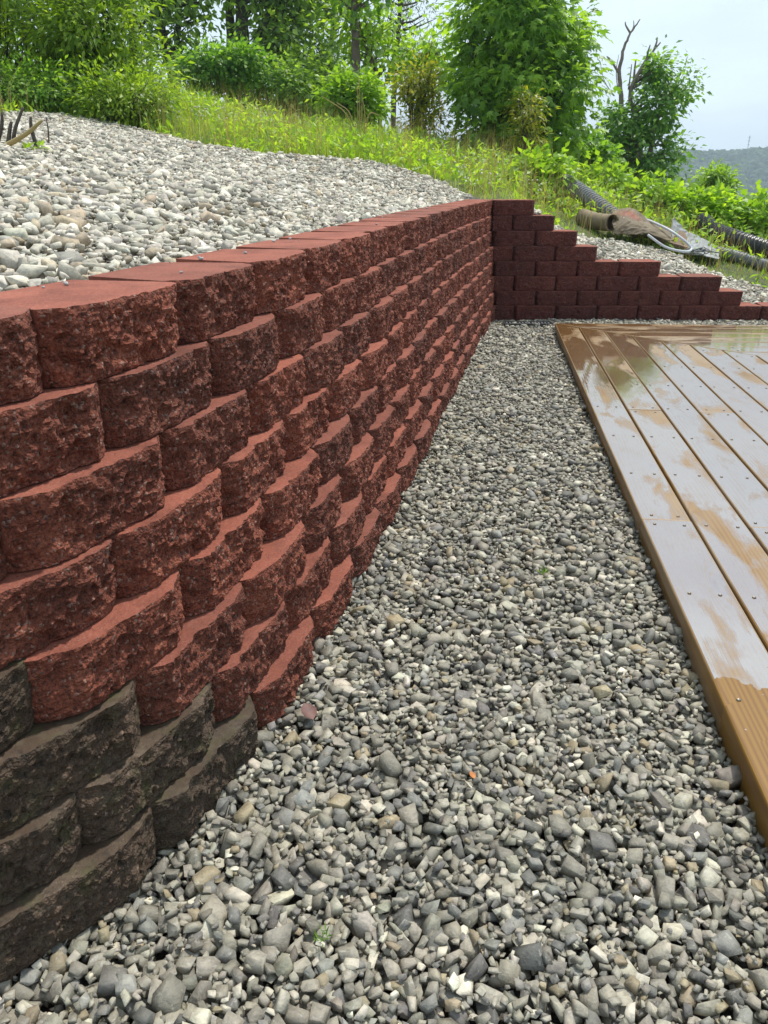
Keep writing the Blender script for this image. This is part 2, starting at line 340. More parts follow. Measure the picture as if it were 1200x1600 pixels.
# ------------------------------------------------------------------ wall blocks
def block_mesh(name, seed, w, bevel, amp, depth=.20, taper=.03, nx=70, nz=24, hh=CH-.002):
    r = random.Random(seed); bl, br = (bevel*r.uniform(.7, 1.25) for _ in range(2)); tl, tr = r.uniform(.55, .74), r.uniform(.55, .74)
    if bevel < .018: tl, tr = .88, .88
    V = []; F = []; mi = []
    o = Vector((seed*7.13, seed*3.7, seed*1.9)); bow = r.uniform(-.006, .006); under = r.uniform(.002, .006)
    for j in range(nz+1):
        z = hh*j/nz; q = j/nz
        for i in range(nx+1):
            x = -w/2 + w*i/nx; t = x/(w/2)
            rec = bl*max(0, (-t-tl)/(1-tl)) if t < 0 else br*max(0, (t-tr)/(1-tr))
            if bevel < .018: rec = bevel*(max(0, abs(t)-.86)/.14)**2
            p = Vector((x, z*1.15, 0)) + o
            d = .0055*noise.noise(p*16) + .0105*abs(noise.noise(p*34)) + .0095*abs(noise.noise(p*66)) + .0055*noise.noise(p*130)
            d += .0085*noise.voronoi(p*26)[0][0] + .0050*noise.voronoi(p*62)[0][0] - .004
            chip = max(0, noise.noise(p*23 + Vector((9, 2, 4)))-.18)*.030
            edge_t = max(0, (q-.93)/.07)**2*.002; edge_b = max(0, (.22-q)/.22)**1.6*under
            crn = (max(0, abs(t)-.88)/.12)**2*(.007 + .008*(1-q)**3)
            fe = 1 - .6*max(0, (q-.72)/.28) - .5*max(0, (.2-q)/.2)
            y = rec + bow*(1-t*t) + amp*fe*(d + chip - .004) + edge_t + edge_b + crn + (.5-q)*.002
            xs = x*(1 - edge_b*.9*(1 if abs(t) > .9 else 0))
            zz = z + (amp*.0022*noise.noise(p*60) if j == nz else 0)
            V.append((xs, y, zz))
    st = nx+1
    for j in range(nz):
        for i in range(nx): F.append((j*st+i, j*st+i+1, (j+1)*st+i+1, (j+1)*st+i)); mi.append(0)
    def backx(i): return (-w/2 + w*i/nx)*(1-2*taper/w)
    fb = len(V); V += [(backx(i), depth, 0) for i in range(st)]; ft = len(V); V += [(backx(i), depth, hh) for i in range(st)]
    mt = len(V)                                                  # a second row just behind the top arris keeps the top plane flat
    V += [((V[nz*st+i][0])*.995, V[nz*st+i][1]+.006, hh) for i in range(st)]
    for i in range(nx):
        F.append((nz*st+i, nz*st+i+1, mt+i+1, mt+i)); mi.append(1)
        F.append((mt+i, mt+i+1, ft+i+1, ft+i)); mi.append(1)
        F.append((i+1, i, fb+i, fb+i+1)); mi.append(1); F.append((ft+i, ft+i+1, fb+i+1, fb+i)); mi.append(1)
    F.append(tuple([j*st for j in range(nz+1)] + [mt, ft, fb])); mi.append(1)
    F.append(tuple([j*st+nx for j in range(nz+1)] + [mt+nx, ft+nx, fb+nx])[::-1]); mi.append(1)
    me = bpy.data.meshes.new(name); me.from_pydata(V, [], F)
    me.materials.append(M['split']); me.materials.append(M['cast']); me.polygons.foreach_set('material_index', mi)
    me.update(); return me
VAR = [block_mesh('block', 3+i, BW-.006, .028, 1.0) for i in range(14)]
VARB = [block_mesh('block', 60+i, BW-.003, .016, .50, nx=40, nz=14) for i in range(6)]
VARH = [block_mesh('block', 80+i, BW/2-.003, .016, .50, nx=20, nz=14) for i in range(3)]
for me in VARB + VARH: me.materials[0] = M['split_b']

wall = empty('retaining_wall', (.402, 3.95, 0))
tag(wall, 'long curved retaining wall of rough red split-face blocks along the gravel path', 'retaining wall')
joints = {8: (-.331, 1.249), 7: (-.264, 1.30), 6: (-.302, 1.101), 5: (-.354, .940), 4: (-.268, 1.045), 3: (-.327, .903), 2: (-.246, 1.037), 1: (-.202, 1.134)}
dirty = {1: 2, 2: 2, 3: 1, 4: 1}
n_b = 0
def course_line(k):                                   # courses step back, less so towards the corner
    return BASE + NL*((k-1)*SB*(1-.42*sstep(3.2, 5.6, BASE[:, 1])))[:, None]
for k in range(1, NC+1):
    off = (k-1)*SB; C = course_line(k)
    sg = np.diff(C, axis=0); s = np.concatenate([[0], np.cumsum(np.hypot(sg[:, 0], sg[:, 1]))])
    j = np.array(joints[k]); s0 = s[((C-j)**2).sum(1).argmin()]
    lim = np.interp(YB + .14 + off, C[:, 1], s)
    i_lo = -int((s0 - np.interp(-1.9, C[:, 0], s))/BW); i_hi = int((lim - s0)/BW)  # the last block is cut to fit
    for i in range(i_lo, i_hi+1):
        a, b = s0 + i*BW, min(s0 + (i+1)*BW, lim)
        if b-a < .06: continue
        me = VAR[random.randrange(len(VAR))]
        A = np.array([np.interp(a, s, C[:, 0]), np.interp(a, s, C[:, 1])]); B = np.array([np.interp(b, s, C[:, 0]), np.interp(b, s, C[:, 1])])
        mid = (A+B)/2; d = B-A; L = np.hypot(*d); d /= L; n = np.array([-d[1], d[0]])
        mid = mid - n*(.010 + random.uniform(-.003, .004))
        o = link('block', me, wall, (mid[0]-.402, mid[1]-3.95, (k-1)*CH + random.uniform(0, .0008)), math.atan2(d[1], d[0]) + random.uniform(-.012, .012))
        o.scale = (min(1, L/BW)*random.uniform(.992, 1), 1, 1); n_b += 1
        if -3 <= i < 0 and k in dirty and i >= -9 or i < -3 and k in dirty:
            # blocks that stood in soil before: the lowest courses at the near end
            if i <= -1 and (i < 0) and (i >= -20) and (k != 4 or i <= -2):
                for sl, mm in zip(o.material_slots, (M['split_d'], M['cast_d'])): sl.link = 'OBJECT'; sl.material = mm
print('left blocks', n_b)

steps = empty('stepped_wall', (X0, YB, 0))
tag(steps, 'low end wall of smooth dark red blocks stepping down to the right behind the deck', 'retaining wall')
fulls = {8: 1, 7: 1, 6: 2, 5: 2, 4: 4, 3: 5, 2: 6, 1: 9}
for k in range(1, NC+1):
    yoff = (k-1)*.012; xs = X0 - .006 - (k-1)*.0035 + .012
    xs = np.interp(YB+yoff, course_line(k)[:, 1], course_line(k)[:, 0]) + .010 + (.008 if k % 2 == 0 else 0)
    x = 0
    if k % 2 == 1:
        o = link('block', VARH[k % 3], steps, (xs+BW/4-X0, yoff, (k-1)*CH), random.uniform(-.01, .01)); x = BW/2
    for i in range(fulls[k]):
        link('block', VARB[random.randrange(6)], steps, (xs+x+BW/2-X0, yoff+random.uniform(-.003, .003), (k-1)*CH), random.uniform(-.008, .008)); x += BW

# ------------------------------------------------------------------ deck
DZ, TH = .062, .032
DC = np.array(on_z(867, 505, DZ)); DE = np.array(on_z(1200, 1259, DZ)); e1 = (DE-DC)/np.linalg.norm(DE-DC)
BR = np.array(on_z(1200, 507.7, DZ)); e2 = (BR-DC)/np.linalg.norm(BR-DC)
n1 = np.array([-e1[1], e1[0]]); n1 *= np.sign(np.dot(n1, e2)); n2 = np.array([-e2[1], e2[0]]); n2 *= np.sign(np.dot(n2, e1))
MT = np.array(on_z(1175, 554, DZ)); em = (MT-DC)/np.linalg.norm(MT-DC)
PW, GAP = .1395, .0065
deck = empty('wooden_deck', (DC[0], DC[1], 0)); tag(deck, 'low wooden deck of wet brown boards with a mitred corner', 'deck')
def plank(origin, ex, ey, poly, screws):
    # poly: plan outline in board coordinates (ex along the board); rounded top arrises
    ang = math.atan2(ex[1], ex[0]); poly = np.array(poly, float)
    ar = sum(poly[i][0]*poly[(i+1) % len(poly)][1]-poly[(i+1) % len(poly)][0]*poly[i][1] for i in range(len(poly)))
    flip = (ex[0]*ey[1]-ex[1]*ey[0]) < 0
    if flip: poly = poly*np.array([1, -1]); ar = -ar
    if ar < 0: poly = poly[::-1]
    c = poly.mean(0); p0 = poly - c; n = len(p0)
    def inset(d):
        out = []
        for i in range(n):
            a, b, q = p0[i-1], p0[i], p0[(i+1) % n]; u = (b-a)/np.linalg.norm(b-a); w = (q-b)/np.linalg.norm(q-b)
            na, nb = np.array([-u[1], u[0]]), np.array([-w[1], w[0]]); bis = na+nb; bis /= np.dot(bis, na); out.append(b+bis*d)
        return out
    rings = [(p0, -TH), (p0, -.0045), (inset(.0015), -.0012), (inset(.0045), 0)]
    V = [(x, y, z) for ring, z in rings for x, y in ring]; F = []
    for r_ in range(3):
        for i in range(n): F.append((r_*n+i, r_*n+(i+1) % n, (r_+1)*n+(i+1) % n, (r_+1)*n+i))
    F.append(tuple(range(3*n, 4*n))); F.append(tuple(range(n))[::-1])
    me = bpy.data.meshes.new('plank'); me.from_pydata(V, [], F); me.materials.append(M['wood']); me.update()
    wpos = origin + ex*c[0] + ey*(c[1]*(-1 if flip else 1))
    o = link('plank', me, deck, (wpos[0]-DC[0], wpos[1]-DC[1], DZ+random.uniform(-.0012, .0012)), ang)
    o.rotation_euler[0] = random.uniform(-.004, .004)
    if screws:
        mb = MB()
        for sx, sy in screws:
            q = np.array([sx, -sy if flip else sy]) - c
            k = 7; a = np.linspace(0, 2*np.pi, k, endpoint=False)
            mb.add([(q[0]+.0045*math.cos(t), q[1]+.0045*math.sin(t), .0016) for t in a] + [(q[0]+.0048*math.cos(t), q[1]+.0048*math.sin(t), -.001) for t in a] + [(q[0], q[1], .0004)],
                   [(i, (i+1) % k, 2*k) for i in range(k)] + [(k+i, k+(i+1) % k, (i+1) % k, i) for i in range(k)])
        s_ = mb.build('screws', M['screw'], o); tag(s_, kind='stuff')
def along_mitre(o_l, nn, ee):            # distance along ee from DC where the line offset o_l meets the mitre
    # solve DC + nn*o_l + ee*t = DC + em*u
    A = np.array([ee, -em]).T; t, u = np.linalg.solve(A, -nn*o_l); return t
NEAR = 6.6
JT = {0: [3.23], 1: [2.07], 2: [3.25], 3: [2.07], 4: [3.25, 5.6], 5: [2.07]}
for kk in range(26):
    a, b = kk*(PW+GAP), kk*(PW+GAP)+PW
    ta, tb = along_mitre(a, n1, e1)+.003, along_mitre(b, n1, e1)+.003
    if min(ta, tb) > NEAR-.3: break
    cuts = JT.get(kk, [2.07 if kk % 2 else 3.25])
    cuts = [c_ for c_ in cuts if c_ > max(ta, tb)+.3] + [NEAR]
    lo = None
    for c_ in cuts:
        hi = c_ - .0012
        if lo is None: poly = [(ta, a), (tb, b), (hi, b), (hi, a)]; s0_ = max(ta, tb)
        else: poly = [(lo, a), (lo, b), (hi, b), (hi, a)]; s0_ = lo
        sc = [(q, y) for q in [s0_+.035] + [x_ for x_ in np.arange(.82, NEAR, .406) if s0_+.2 < x_ < hi-.2] + [hi-.03] for y in (a+.03+random.uniform(-.006, .006), b-.03+random.uniform(-.006, .006))]
        plank(DC, e1, n1, poly, sc); lo = c_ + .0012
XR = 5.2
for kk in range(26):
    a, b = kk*(PW+GAP), kk*(PW+GAP)+PW
    ta, tb = along_mitre(a, n2, e2)+.003, along_mitre(b, n2, e2)+.003
    if min(ta, tb) > XR-.3: break
    cuts = [c_ for c_ in ([.60 + .03, 3.0] if kk == 0 else [2.1+.3*((kk*7) % 5)]) if c_ > max(ta, tb)+.3] + [XR]
    lo = None
    for c_ in cuts:
        hi = c_-.0012
        poly = [(ta, a), (tb, b), (hi, b), (hi, a)] if lo is None else [(lo, a), (lo, b), (hi, b), (hi, a)]
        s0_ = max(ta, tb) if lo is None else lo
        sc = [(q, y) for q in [s0_+.035] + [x_ for x_ in np.arange(.5, XR, .406) if s0_+.2 < x_ < hi-.2] + [hi-.03] for y in (a+.03, b-.03)]
        plank(DC, e2, n2, poly, sc); lo = c_+.0012
def beam(name, A, B, w, z0, z1, mat):
    d = (B-A); L = np.linalg.norm(d); d /= L; mb = MB(); mb.box(0, L, -w/2, w/2, z0, z1)
    o = mb.build(name, mat, deck); o.location = (A[0]-DC[0], A[1]-DC[1], 0); o.rotation_euler = (0, 0, math.atan2(d[1], d[0])); return o
inn = .022
beam('rim_joist', DC+n1*inn+n2*inn+e1*.02, DC+n1*inn+e1*NEAR, .036, -.045, DZ-TH-.001, M['wood'])
beam('rim_joist', DC+n2*inn+e2*.06, DC+n2*inn+e2*XR, .036, -.046, DZ-TH-.0012, M['wood'])
for q in (.5, 1.0, 1.5, 2.0, 2.5, 3.0):
    beam('joist', DC+n1*.06+e1*(q*2), DC+n1*.06+e1*(q*2)+e2*3.4, .036, -.045, DZ-TH-.001, M['wood'])

# ------------------------------------------------------------------ gravel
def hull_variants(n, npts, seed):
    r = random.Random(seed); out = []
    for _ in range(n):
        bm = bmesh.new(); sh = Vector((r.uniform(-.35, .35), r.uniform(-.35, .35), 0))
        for k_ in range(8):                                    # a broken cuboid: jittered, sheared corners plus a few chipped ones
            v = Vector(((k_ & 1)*2-1, (k_ >> 1 & 1)*2-1, (k_ >> 2)*2-1)); v = Vector((v.x*r.uniform(.35, 1), v.y*r.uniform(.35, 1), v.z*r.uniform(.45, 1))); v += sh*v.z
            if npts > 10:
                a = r.uniform(.05, .15)
                for ax in r.sample(range(3), 2): w_ = v.copy(); w_[ax] *= 1-a*r.uniform(.5, 1.5); bm.verts.new(w_)
            else: bm.verts.new(v)
        for k_ in range(2): bm.verts.new(Vector((r.gauss(0, 1), r.gauss(0, 1), r.gauss(0, 1))).normalized()*1.05)
        res = bmesh.ops.convex_hull(bm, input=bm.verts); 
        bmesh.ops.delete(bm, geom=[g for g in res['geom_interior'] if isinstance(g, bmesh.types.BMVert)], context='VERTS')
        bmesh.ops.triangulate(bm, faces=bm.faces); bm.verts.index_update()
        V = np.array([v.co[:] for v in bm.verts]); F = np.array([[v.index for v in f.verts] for f in bm.faces])
        V -= (V.max(0)+V.min(0))/2; V /= (V.max(0)-V.min(0))
        out.append((V, F)); bm.free()
    return out
HI = hull_variants(60, 15, 5); LO = hull_variants(30, 10, 6)
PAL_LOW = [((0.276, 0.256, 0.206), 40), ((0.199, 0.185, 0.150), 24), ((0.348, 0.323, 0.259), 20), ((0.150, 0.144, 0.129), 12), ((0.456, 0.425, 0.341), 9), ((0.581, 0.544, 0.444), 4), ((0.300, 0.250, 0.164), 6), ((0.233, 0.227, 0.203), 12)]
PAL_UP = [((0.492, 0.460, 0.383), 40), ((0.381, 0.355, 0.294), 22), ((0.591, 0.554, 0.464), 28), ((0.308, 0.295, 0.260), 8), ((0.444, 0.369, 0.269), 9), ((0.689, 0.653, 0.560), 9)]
def deposit(name, inside, zfun, x0, x1, y0, y1, med, sig, target, pal, cell, mat, lod_y, seed, smin, smax):
    g = np.random.default_rng(seed); nx_, ny_ = int((x1-x0)/cell), int((y1-y0)/cell)
    XX, YY = np.meshgrid(x0+(np.arange(nx_)+.5)*cell, y0+(np.arange(ny_)+.5)*cell)
    ok = inside(XX, YY); H = np.zeros((ny_, nx_), np.float32); idx = np.argwhere(ok)
    area = len(idx)*cell*cell; N = int(area*target); S = []
    off = g.integers(0, len(idx), (N, 4)); sz = np.clip(np.exp(g.normal(math.log(med), sig, N)), smin, smax)
    asp = g.uniform(.46, .95, N); thk = g.uniform(.30, .66, N)
    for i in range(N):
        if i == int(N*.55): sz[i:] *= .62
        c3 = idx[off[i]]; hh = H[c3[:, 0], c3[:, 1]]; r_, c_ = c3[hh.argmin()]
        rad = max(1, int(sz[i]*.40/cell)); ra, rb, ca, cb = max(0, r_-rad), min(ny_, r_+rad+1), max(0, c_-rad), min(nx_, c_+rad+1)
        P = H[ra:rb, ca:cb]; zr = .62*float(P.mean()) + .38*float(P.max()); t = sz[i]*thk[i]
        S.append((c_, r_, zr + t*.30)); np.maximum(P, zr + t*.62, out=P)
    S = np.array(S); px = x0+(S[:, 0]+g.uniform(0, 1, N))*cell; py = y0+(S[:, 1]+g.uniform(0, 1, N))*cell
    lvl = np.percentile(H[ok], 60); pz = zfun(px, py) + S[:, 2] - lvl
    keep = S[:, 2] > lvl - 1.5*med                          # stones buried deep are never seen
    yaw = g.uniform(0, 2*np.pi, N); tilt = np.where(g.uniform(0, 1, N) < .22, g.uniform(.5, 1.3, N), np.abs(g.normal(0, .33, N))); ta = g.uniform(0, 2*np.pi, N)
    w = np.array([p[1] for p in pal], float); pc = np.array([p[0] for p in pal])[g.choice(len(pal), N, p=w/w.sum())]
    pc = pc*g.uniform(.72, 1.14, (N, 1))*(1+g.normal(0, .015, (N, 3)))
    Vs, Fs, Cs = [], [], []; base = 0
    for lod, lib in ((0, HI), (1, LO)):
        which = g.integers(0, len(lib), N)
        for vi, (V, F) in enumerate(lib):
            sel = np.where(keep & (which == vi) & ((py > lod_y) == (lod == 1)))[0]
            if not len(sel): continue
            D = np.stack([sz[sel], sz[sel]*asp[sel], sz[sel]*thk[sel]], 1)
            P = V[None]*D[:, None]
            cy_, sy_ = np.cos(yaw[sel]), np.sin(yaw[sel]); x = P[..., 0]*cy_[:, None]-P[..., 1]*sy_[:, None]; y = P[..., 0]*sy_[:, None]+P[..., 1]*cy_[:, None]; z = P[..., 2]
            ux, uy = np.cos(ta[sel])[:, None], np.sin(ta[sel])[:, None]; a = x*ux+y*uy; b = -x*uy+y*ux; ct, st_ = np.cos(tilt[sel])[:, None], np.sin(tilt[sel])[:, None]
            a2 = a*ct + z*st_; z2 = -a*st_ + z*ct; x = a2*ux-b*uy; y = a2*uy+b*ux
            W = np.stack([x+px[sel][:, None], y+py[sel][:, None], z2+pz[sel][:, None]], -1)
            nv = len(V); Vs.append(W.reshape(-1, 3)); Fs.append((F[None]+(base+np.arange(len(sel))*nv)[:, None, None]).reshape(-1, 3)); Cs.append(np.repeat(pc[sel], nv, 0)); base += len(sel)*nv
    V = np.vstack(Vs); F = np.vstack(Fs); print(name, 'stones', keep.sum(), 'tris', len(F))
    o = link(name, np_mesh(name, V, F, mat, col=np.vstack(Cs))); return o
def in_deck(x, y, m=.0):
    u = (x-DC[0])*n1[0]+(y-DC[1])*n1[1]; w = (x-DC[0])*n2[0]+(y-DC[1])*n2[1]; return (u > m) & (w > m)
def path_in(x, y):
    d = d_left(x, y).reshape(x.shape); return (d < .045) & (y < YB-.002) & ~in_deck(x, y, .004)
def path_z(x, y): return .004 + .012*(vnoise(x, y, .35, 5)-.5) + .006*(vnoise(x, y, .11, 6)-.5)
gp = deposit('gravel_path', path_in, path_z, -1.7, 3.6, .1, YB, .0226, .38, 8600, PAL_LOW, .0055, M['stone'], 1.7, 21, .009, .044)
tag(gp, 'grey crushed limestone gravel between the red wall and the deck', 'gravel', kind='stuff')
TOPD = (NC-1)*SB
def bank_in(x, y):
    d = d_left(x, y).reshape(x.shape); return (d > TOPD+.17+.03*vnoise(x, y, .12, 9)) & (d < 6) & (in_poly(x, y, BANK)) & (x > -.56*y-.7)
def bank_z(x, y):
    d = d_left(x, y); return ground_z(x, y, False) + .022 + .02*np.clip((d-.4)/.4, 0, 1) + .03*(vnoise(x, y, .5, 8)-.5)*np.clip((d-.4)/.4, 0, 1)
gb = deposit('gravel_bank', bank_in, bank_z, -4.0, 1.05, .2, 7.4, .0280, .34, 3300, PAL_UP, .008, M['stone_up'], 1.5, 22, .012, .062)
tag(gb, 'pale sunlit gravel covering the bank above the red wall', 'gravel', kind='stuff')
def strip_in(x, y): return in_poly(x, y, STRIP) & (y > YB+.20)
gs = deposit('gravel_strip', strip_in, lambda x, y: ground_z(x, y, False)+.02, 1.0, 4.2, YB, 6.8, .028, .34, 3600, PAL_UP, .009, M['stone_up'], -9, 23, .013, .07)
tag(gs, 'strip of pale gravel behind the steps of the low end wall', 'gravel', kind='stuff')

# stray chips on the block tops
g3 = np.random.default_rng(41); n = 26; k_ = g3.integers(0, len(BASE), 4000); k_ = k_[(BASE[k_, 1] > .9) & (BASE[k_, 1] < 5.4) & (BASE[k_, 0] > -.6)][:n]; n = len(k_)
top8 = course_line(NC)[k_] + NL[k_]*(.04+.15*g3.uniform(0, 1, n)**.6)[:, None]; Vs, Fs = [], []
for i in range(n):
    V, F = LO[i % len(LO)]; sz = g3.uniform(.003, .010); Vs.append(V*np.array([1, .8, .6])*sz + np.array([*top8[i], NC*CH-.0012+.25*sz])); Fs.append(F + sum(len(q) for q in Vs[:-1]))
tag(link('stray_chips', np_mesh('stray_chips', np.vstack(Vs), np.vstack(Fs), M['stone_up'], col=np.full((sum(map(len, Vs)), 3), .42))), 'small pale stone chips lying on top of the red wall', 'gravel', kind='stuff')

# ------------------------------------------------------------------ plants
LEAF = {
 'oval': (np.array([(0,0,0), (-.26,.45,.05), (.26,.45,.05), (0,1,-.10), (0,.5,-.02)]), np.array([(0,4,1), (0,2,4), (1,4,3), (4,2,3)])),
 'lance': (np.array([(0,0,0), (-.13,.42,.03), (.13,.42,.03), (0,1,-.14)]), np.array([(0,2,1), (1,2,3)])),
 'maple': (np.array([(0,0,0), (-.20,.10,.0), (-.46,.26,-.08), (-.20,.38,.03), (-.40,.80,-.12), (-.12,.60,.03), (0,1.05,-.14), (.12,.60,.03), (.40,.80,-.12), (.20,.38,.03), (.46,.26,-.08), (.20,.10,0), (0,.42,-.03)]),
           np.array([(12,i,i+1) for i in range(11)] + [(12,11,0), (12,0,1)])[1:]),
}
def leaves_np(P, D, N, L, W, shape):
    T, F = LEAF[shape]; D = D/(np.linalg.norm(D, axis=1, keepdims=True)+1e-9)
    Sx = np.cross(D, N); Sx /= np.linalg.norm(Sx, axis=1, keepdims=True)+1e-9; N = np.cross(Sx, D)
    V = P[:, None] + T[None, :, 0:1]*(W[:, None, None])*Sx[:, None] + T[None, :, 1:2]*(L[:, None, None])*D[:, None] + T[None, :, 2:3]*(L[:, None, None])*N[:, None]
    return V.reshape(-1, 3), (F[None] + (np.arange(len(P))*len(T))[:, None, None]).reshape(-1, 3)
def rvec(g, n): v = g.normal(0, 1, (n, 3)); return v/np.linalg.norm(v, axis=1, keepdims=True)

def plant(name, label, cat, base, stems, env, nclu, per, spread, leaf, shape, mat, bark='bark', group=None, seed=0, droop=.35, wid=1.0, shell=.45, twig=.006, up=.45):
    """base: (x,y); stems: list of (polyline, r0, r1) world points; env: list of (centre, radii, weight); leaves gathered in clumps round twig ends"""
    g = np.random.default_rng(seed+500); bz = ground1(*base[:2])
    root = empty(name, (base[0], base[1], bz)); o0 = np.array([base[0], base[1], bz])
    mb = MB(); SP_ = []
    for pl, r0, r1 in stems:
        q = catmull(np.array(pl), 6); q[1:-1] += g.normal(0, .007, (len(q)-2, 3))*min(1, r0*12); rr = np.linspace(r0, r1, len(q)); mb.tube(q-o0, rr, 7); SP_.append(np.c_[q, rr])
    SPA = np.vstack(SP_)
    wts = np.array([e[2] for e in env], float); pick = g.choice(len(env), nclu, p=wts/wts.sum())
    Cn = np.array([e[0] for e in env], float)[pick]; Rd = np.array([e[1] for e in env], float)[pick]
    u = rvec(g, nclu)*(g.uniform(shell**3, 1, nclu)**(1/3))[:, None]; C = Cn + u*Rd
    C[:, 2] = np.maximum(C[:, 2], ground_z(C[:, 0], C[:, 1])+.06)
    for i in range(nclu):                                     # a twig from the nearest lower stem point to each clump
        dd = np.linalg.norm(SPA[:, :3]-C[i], axis=1) + 1.6*np.clip(SPA[:, 2]-C[i][2]+up*.4, 0, None); k = dd.argmin(); A = SPA[k, :3]
        if np.linalg.norm(A-C[i]) < .03: continue
        m = (A+C[i])/2 + np.array([0, 0, -.08*np.linalg.norm(C[i]-A)]) + g.normal(0, .03, 3); r_ = min(SPA[k, 3]*.6, twig*2.2)
        q = np.array([A, m, C[i]]); q = np.vstack([q[0], .25*q[0]+.5*q[1]+.25*q[2], q[2]]); mb.tube(q-o0, np.array([r_, r_*.7, twig*.35]), 4, False)
    me_o = mb.build('trunk' if cat == 'tree' else 'stem', M[bark], root, True)
    n = nclu*per; ci = np.repeat(np.arange(nclu), per)
    size = (g.uniform(.6, 1.35, nclu))[ci][:, None]
    off = g.normal(0, 1, (n, 3))*np.array([1, 1, .72])*spread*size; P = C[ci]+off
    outw = (P-Cn[ci])/Rd[ci]; outw /= np.linalg.norm(outw, axis=1, keepdims=True)+1e-6
    D = off/(spread*1.4) + outw*.6 + rvec(g, n)*.75; D[:, 2] -= droop*1.6
    N = rvec(g, n)*.7 + np.array([0, 0, 1.0]) + outw*.5
    L = leaf*g.uniform(.55, 1.25, n); P[:, 2] = np.maximum(P[:, 2], ground_z(P[:, 0], P[:, 1])+.02)
    V, F = leaves_np(P-o0, D, N, L, L*wid, shape)
    link('crown' if cat == 'tree' else 'foliage', np_mesh('leaves', V, F, M[mat]), root)
    return tag(root, label, cat, group)
def stem_to(bx, by, pts, r0, r1):        # stem from the ground at (bx,by) through points
    return ([(bx, by, ground1(bx, by)-.08)] + [tuple(p) for p in pts], r0, r1)
def ell(px0, px1, py0, py1, Y, dy, w=1.0):    # ellipsoid as wide and tall as seen, dy metres deep
    a, b = at(px0, py1, Y), at(px1, py0, Y); return ((a+b)/2, np.array([abs(b[0]-a[0])/2, dy, abs(b[2]-a[2])/2]), w)

# the broad maple beyond the corner
Y = 10.6; b = at(800, 262, Y)
T = [stem_to(b[0], Y, [at(803, 200, Y), at(806, 110, Y), at(812, 30, Y), at(815, -60, Y)], .055, .012),
     stem_to(b[0]+.05, Y, [at(825, 190, Y), at(860, 110, Y+.1), at(885, 40, Y+.2)], .04, .008),
     stem_to(b[0]-.05, Y+.1, [at(785, 190, Y), at(755, 130, Y), at(742, 90, Y-.1)], .035, .007)]
E_ = [ell(715, 905, -80, 110, Y, .95, 4), ell(700, 930, 70, 200, Y, 1.0, 4.5), ell(705, 925, 150, 268, Y, .9, 3.2), ell(720, 790, 40, 150, Y, .6, .8), ell(860, 928, 30, 110, Y, .5, .7), ell(780, 870, -150, -40, Y, .7, 1.5)]
plant('maple_tree', 'big dense green maple with star-shaped leaves just beyond the wall corner', 'tree', (b[0], Y), T, E_, 390, 28, .125, .115, 'maple', 'leaf_maple', seed=1, droop=.5, wid=.95, shell=.35)
# the overhanging tree at the upper left
Y = 8.6; b = at(118, 172, Y)
T = [stem_to(b[0], Y, [at(112, 120, Y), at(98, 40, Y), at(90, -60, Y), at(70, -180, Y)], .07, .02), stem_to(b[0]+.08, Y, [at(150, 110, Y), at(168, 40, Y-.2), at(190, -40, Y-.3)], .04, .012),
     stem_to(b[0]-.08, Y, [at(70, 120, Y), at(10, 100, Y-.3), at(-70, 95, Y-.5)], .04, .012), stem_to(b[0]-.1, Y, [at(80, 90, Y+.2), at(20, 30, Y+.3), at(-60, -40, Y+.2)], .045, .015)]
E_ = [ell(-150, 235, -200, 60, Y, 1.2, 6), ell(-150, 120, 20, 130, Y, .9, 3), ell(130, 250, 60, 165, Y, .6, 1.6), ell(60, 215, 0, 90, Y-.4, .5, 2.2), ell(-120, 60, 110, 170, Y+.3, .6, 1.2)]
plant('overhanging_tree', 'dense leafy tree overhanging the gravel bank at the upper left', 'tree', (b[0], Y), T, E_, 520, 38, .14, .078, 'lance', 'leaf_left', seed=2, droop=.15, wid=1.5, shell=.25, twig=.004)
# the vine-grown tree with bare dead limbs
Y = 13.0; b = at(1000, 285, Y)
T = [stem_to(b[0], Y, [at(995, 240, Y), at(975, 190, Y), at(970, 150, Y), at(968, 110, Y), at(975, 75, Y), at(985, 52, Y), at(1000, 30, Y)], .055, .008),
     stem_to(b[0]+.05, Y, [at(1000, 220, Y), at(985, 150, Y), at(1003, 105, Y), at(1020, 80, Y), at(1032, 66, Y)], .05, .009),
     stem_to(b[0]+.1, Y, [at(1020, 210, Y), at(1035, 160, Y), at(1060, 130, Y)], .05, .008)]
E_ = [ell(940, 1075, 195, 292, Y, .8, 4), ell(985, 1065, 125, 215, Y, .6, 2.4), ell(1040, 1088, 100, 160, Y, .4, .8), ell(935, 990, 160, 230, Y, .5, 1.2), ell(1010, 1040, 85, 140, Y, .3, .6)]
tr = plant('vine_grown_tree', 'vine-covered tree with bare dead limbs rising above it', 'tree', (b[0], Y), T, E_, 250, 24, .10, .085, 'oval', 'leaf_vine', 'dead', seed=3, droop=.4, wid=1.3, shell=.2)
o0 = np.array(tr.location)
for pts, r in (([(969, 118), (955, 95), (948, 88)], .02), ([(985, 52), (978, 40), (977, 34)], .016), ([(984, 54), (990, 42), (990, 32)], .012), ([(1010, 95), (1013, 80), (1016, 70)], .02), ([(1022, 78), (1026, 66), (1027, 60)], .018),
               ([(990, 130), (992, 105), (994, 92)], .02), ([(982, 140), (985, 118), (987, 100)], .014), ([(960, 150), (945, 128), (938, 100)], .008), ([(965, 140), (963, 110), (967, 85)], .008)):
    mb = MB(); mb.tube(catmull([at(x_, y_, Y) for x_, y_ in pts], 4)-o0, np.linspace(r, r*.4, 9), 6); mb.build('dead_branch', M['dead'], tr, True)

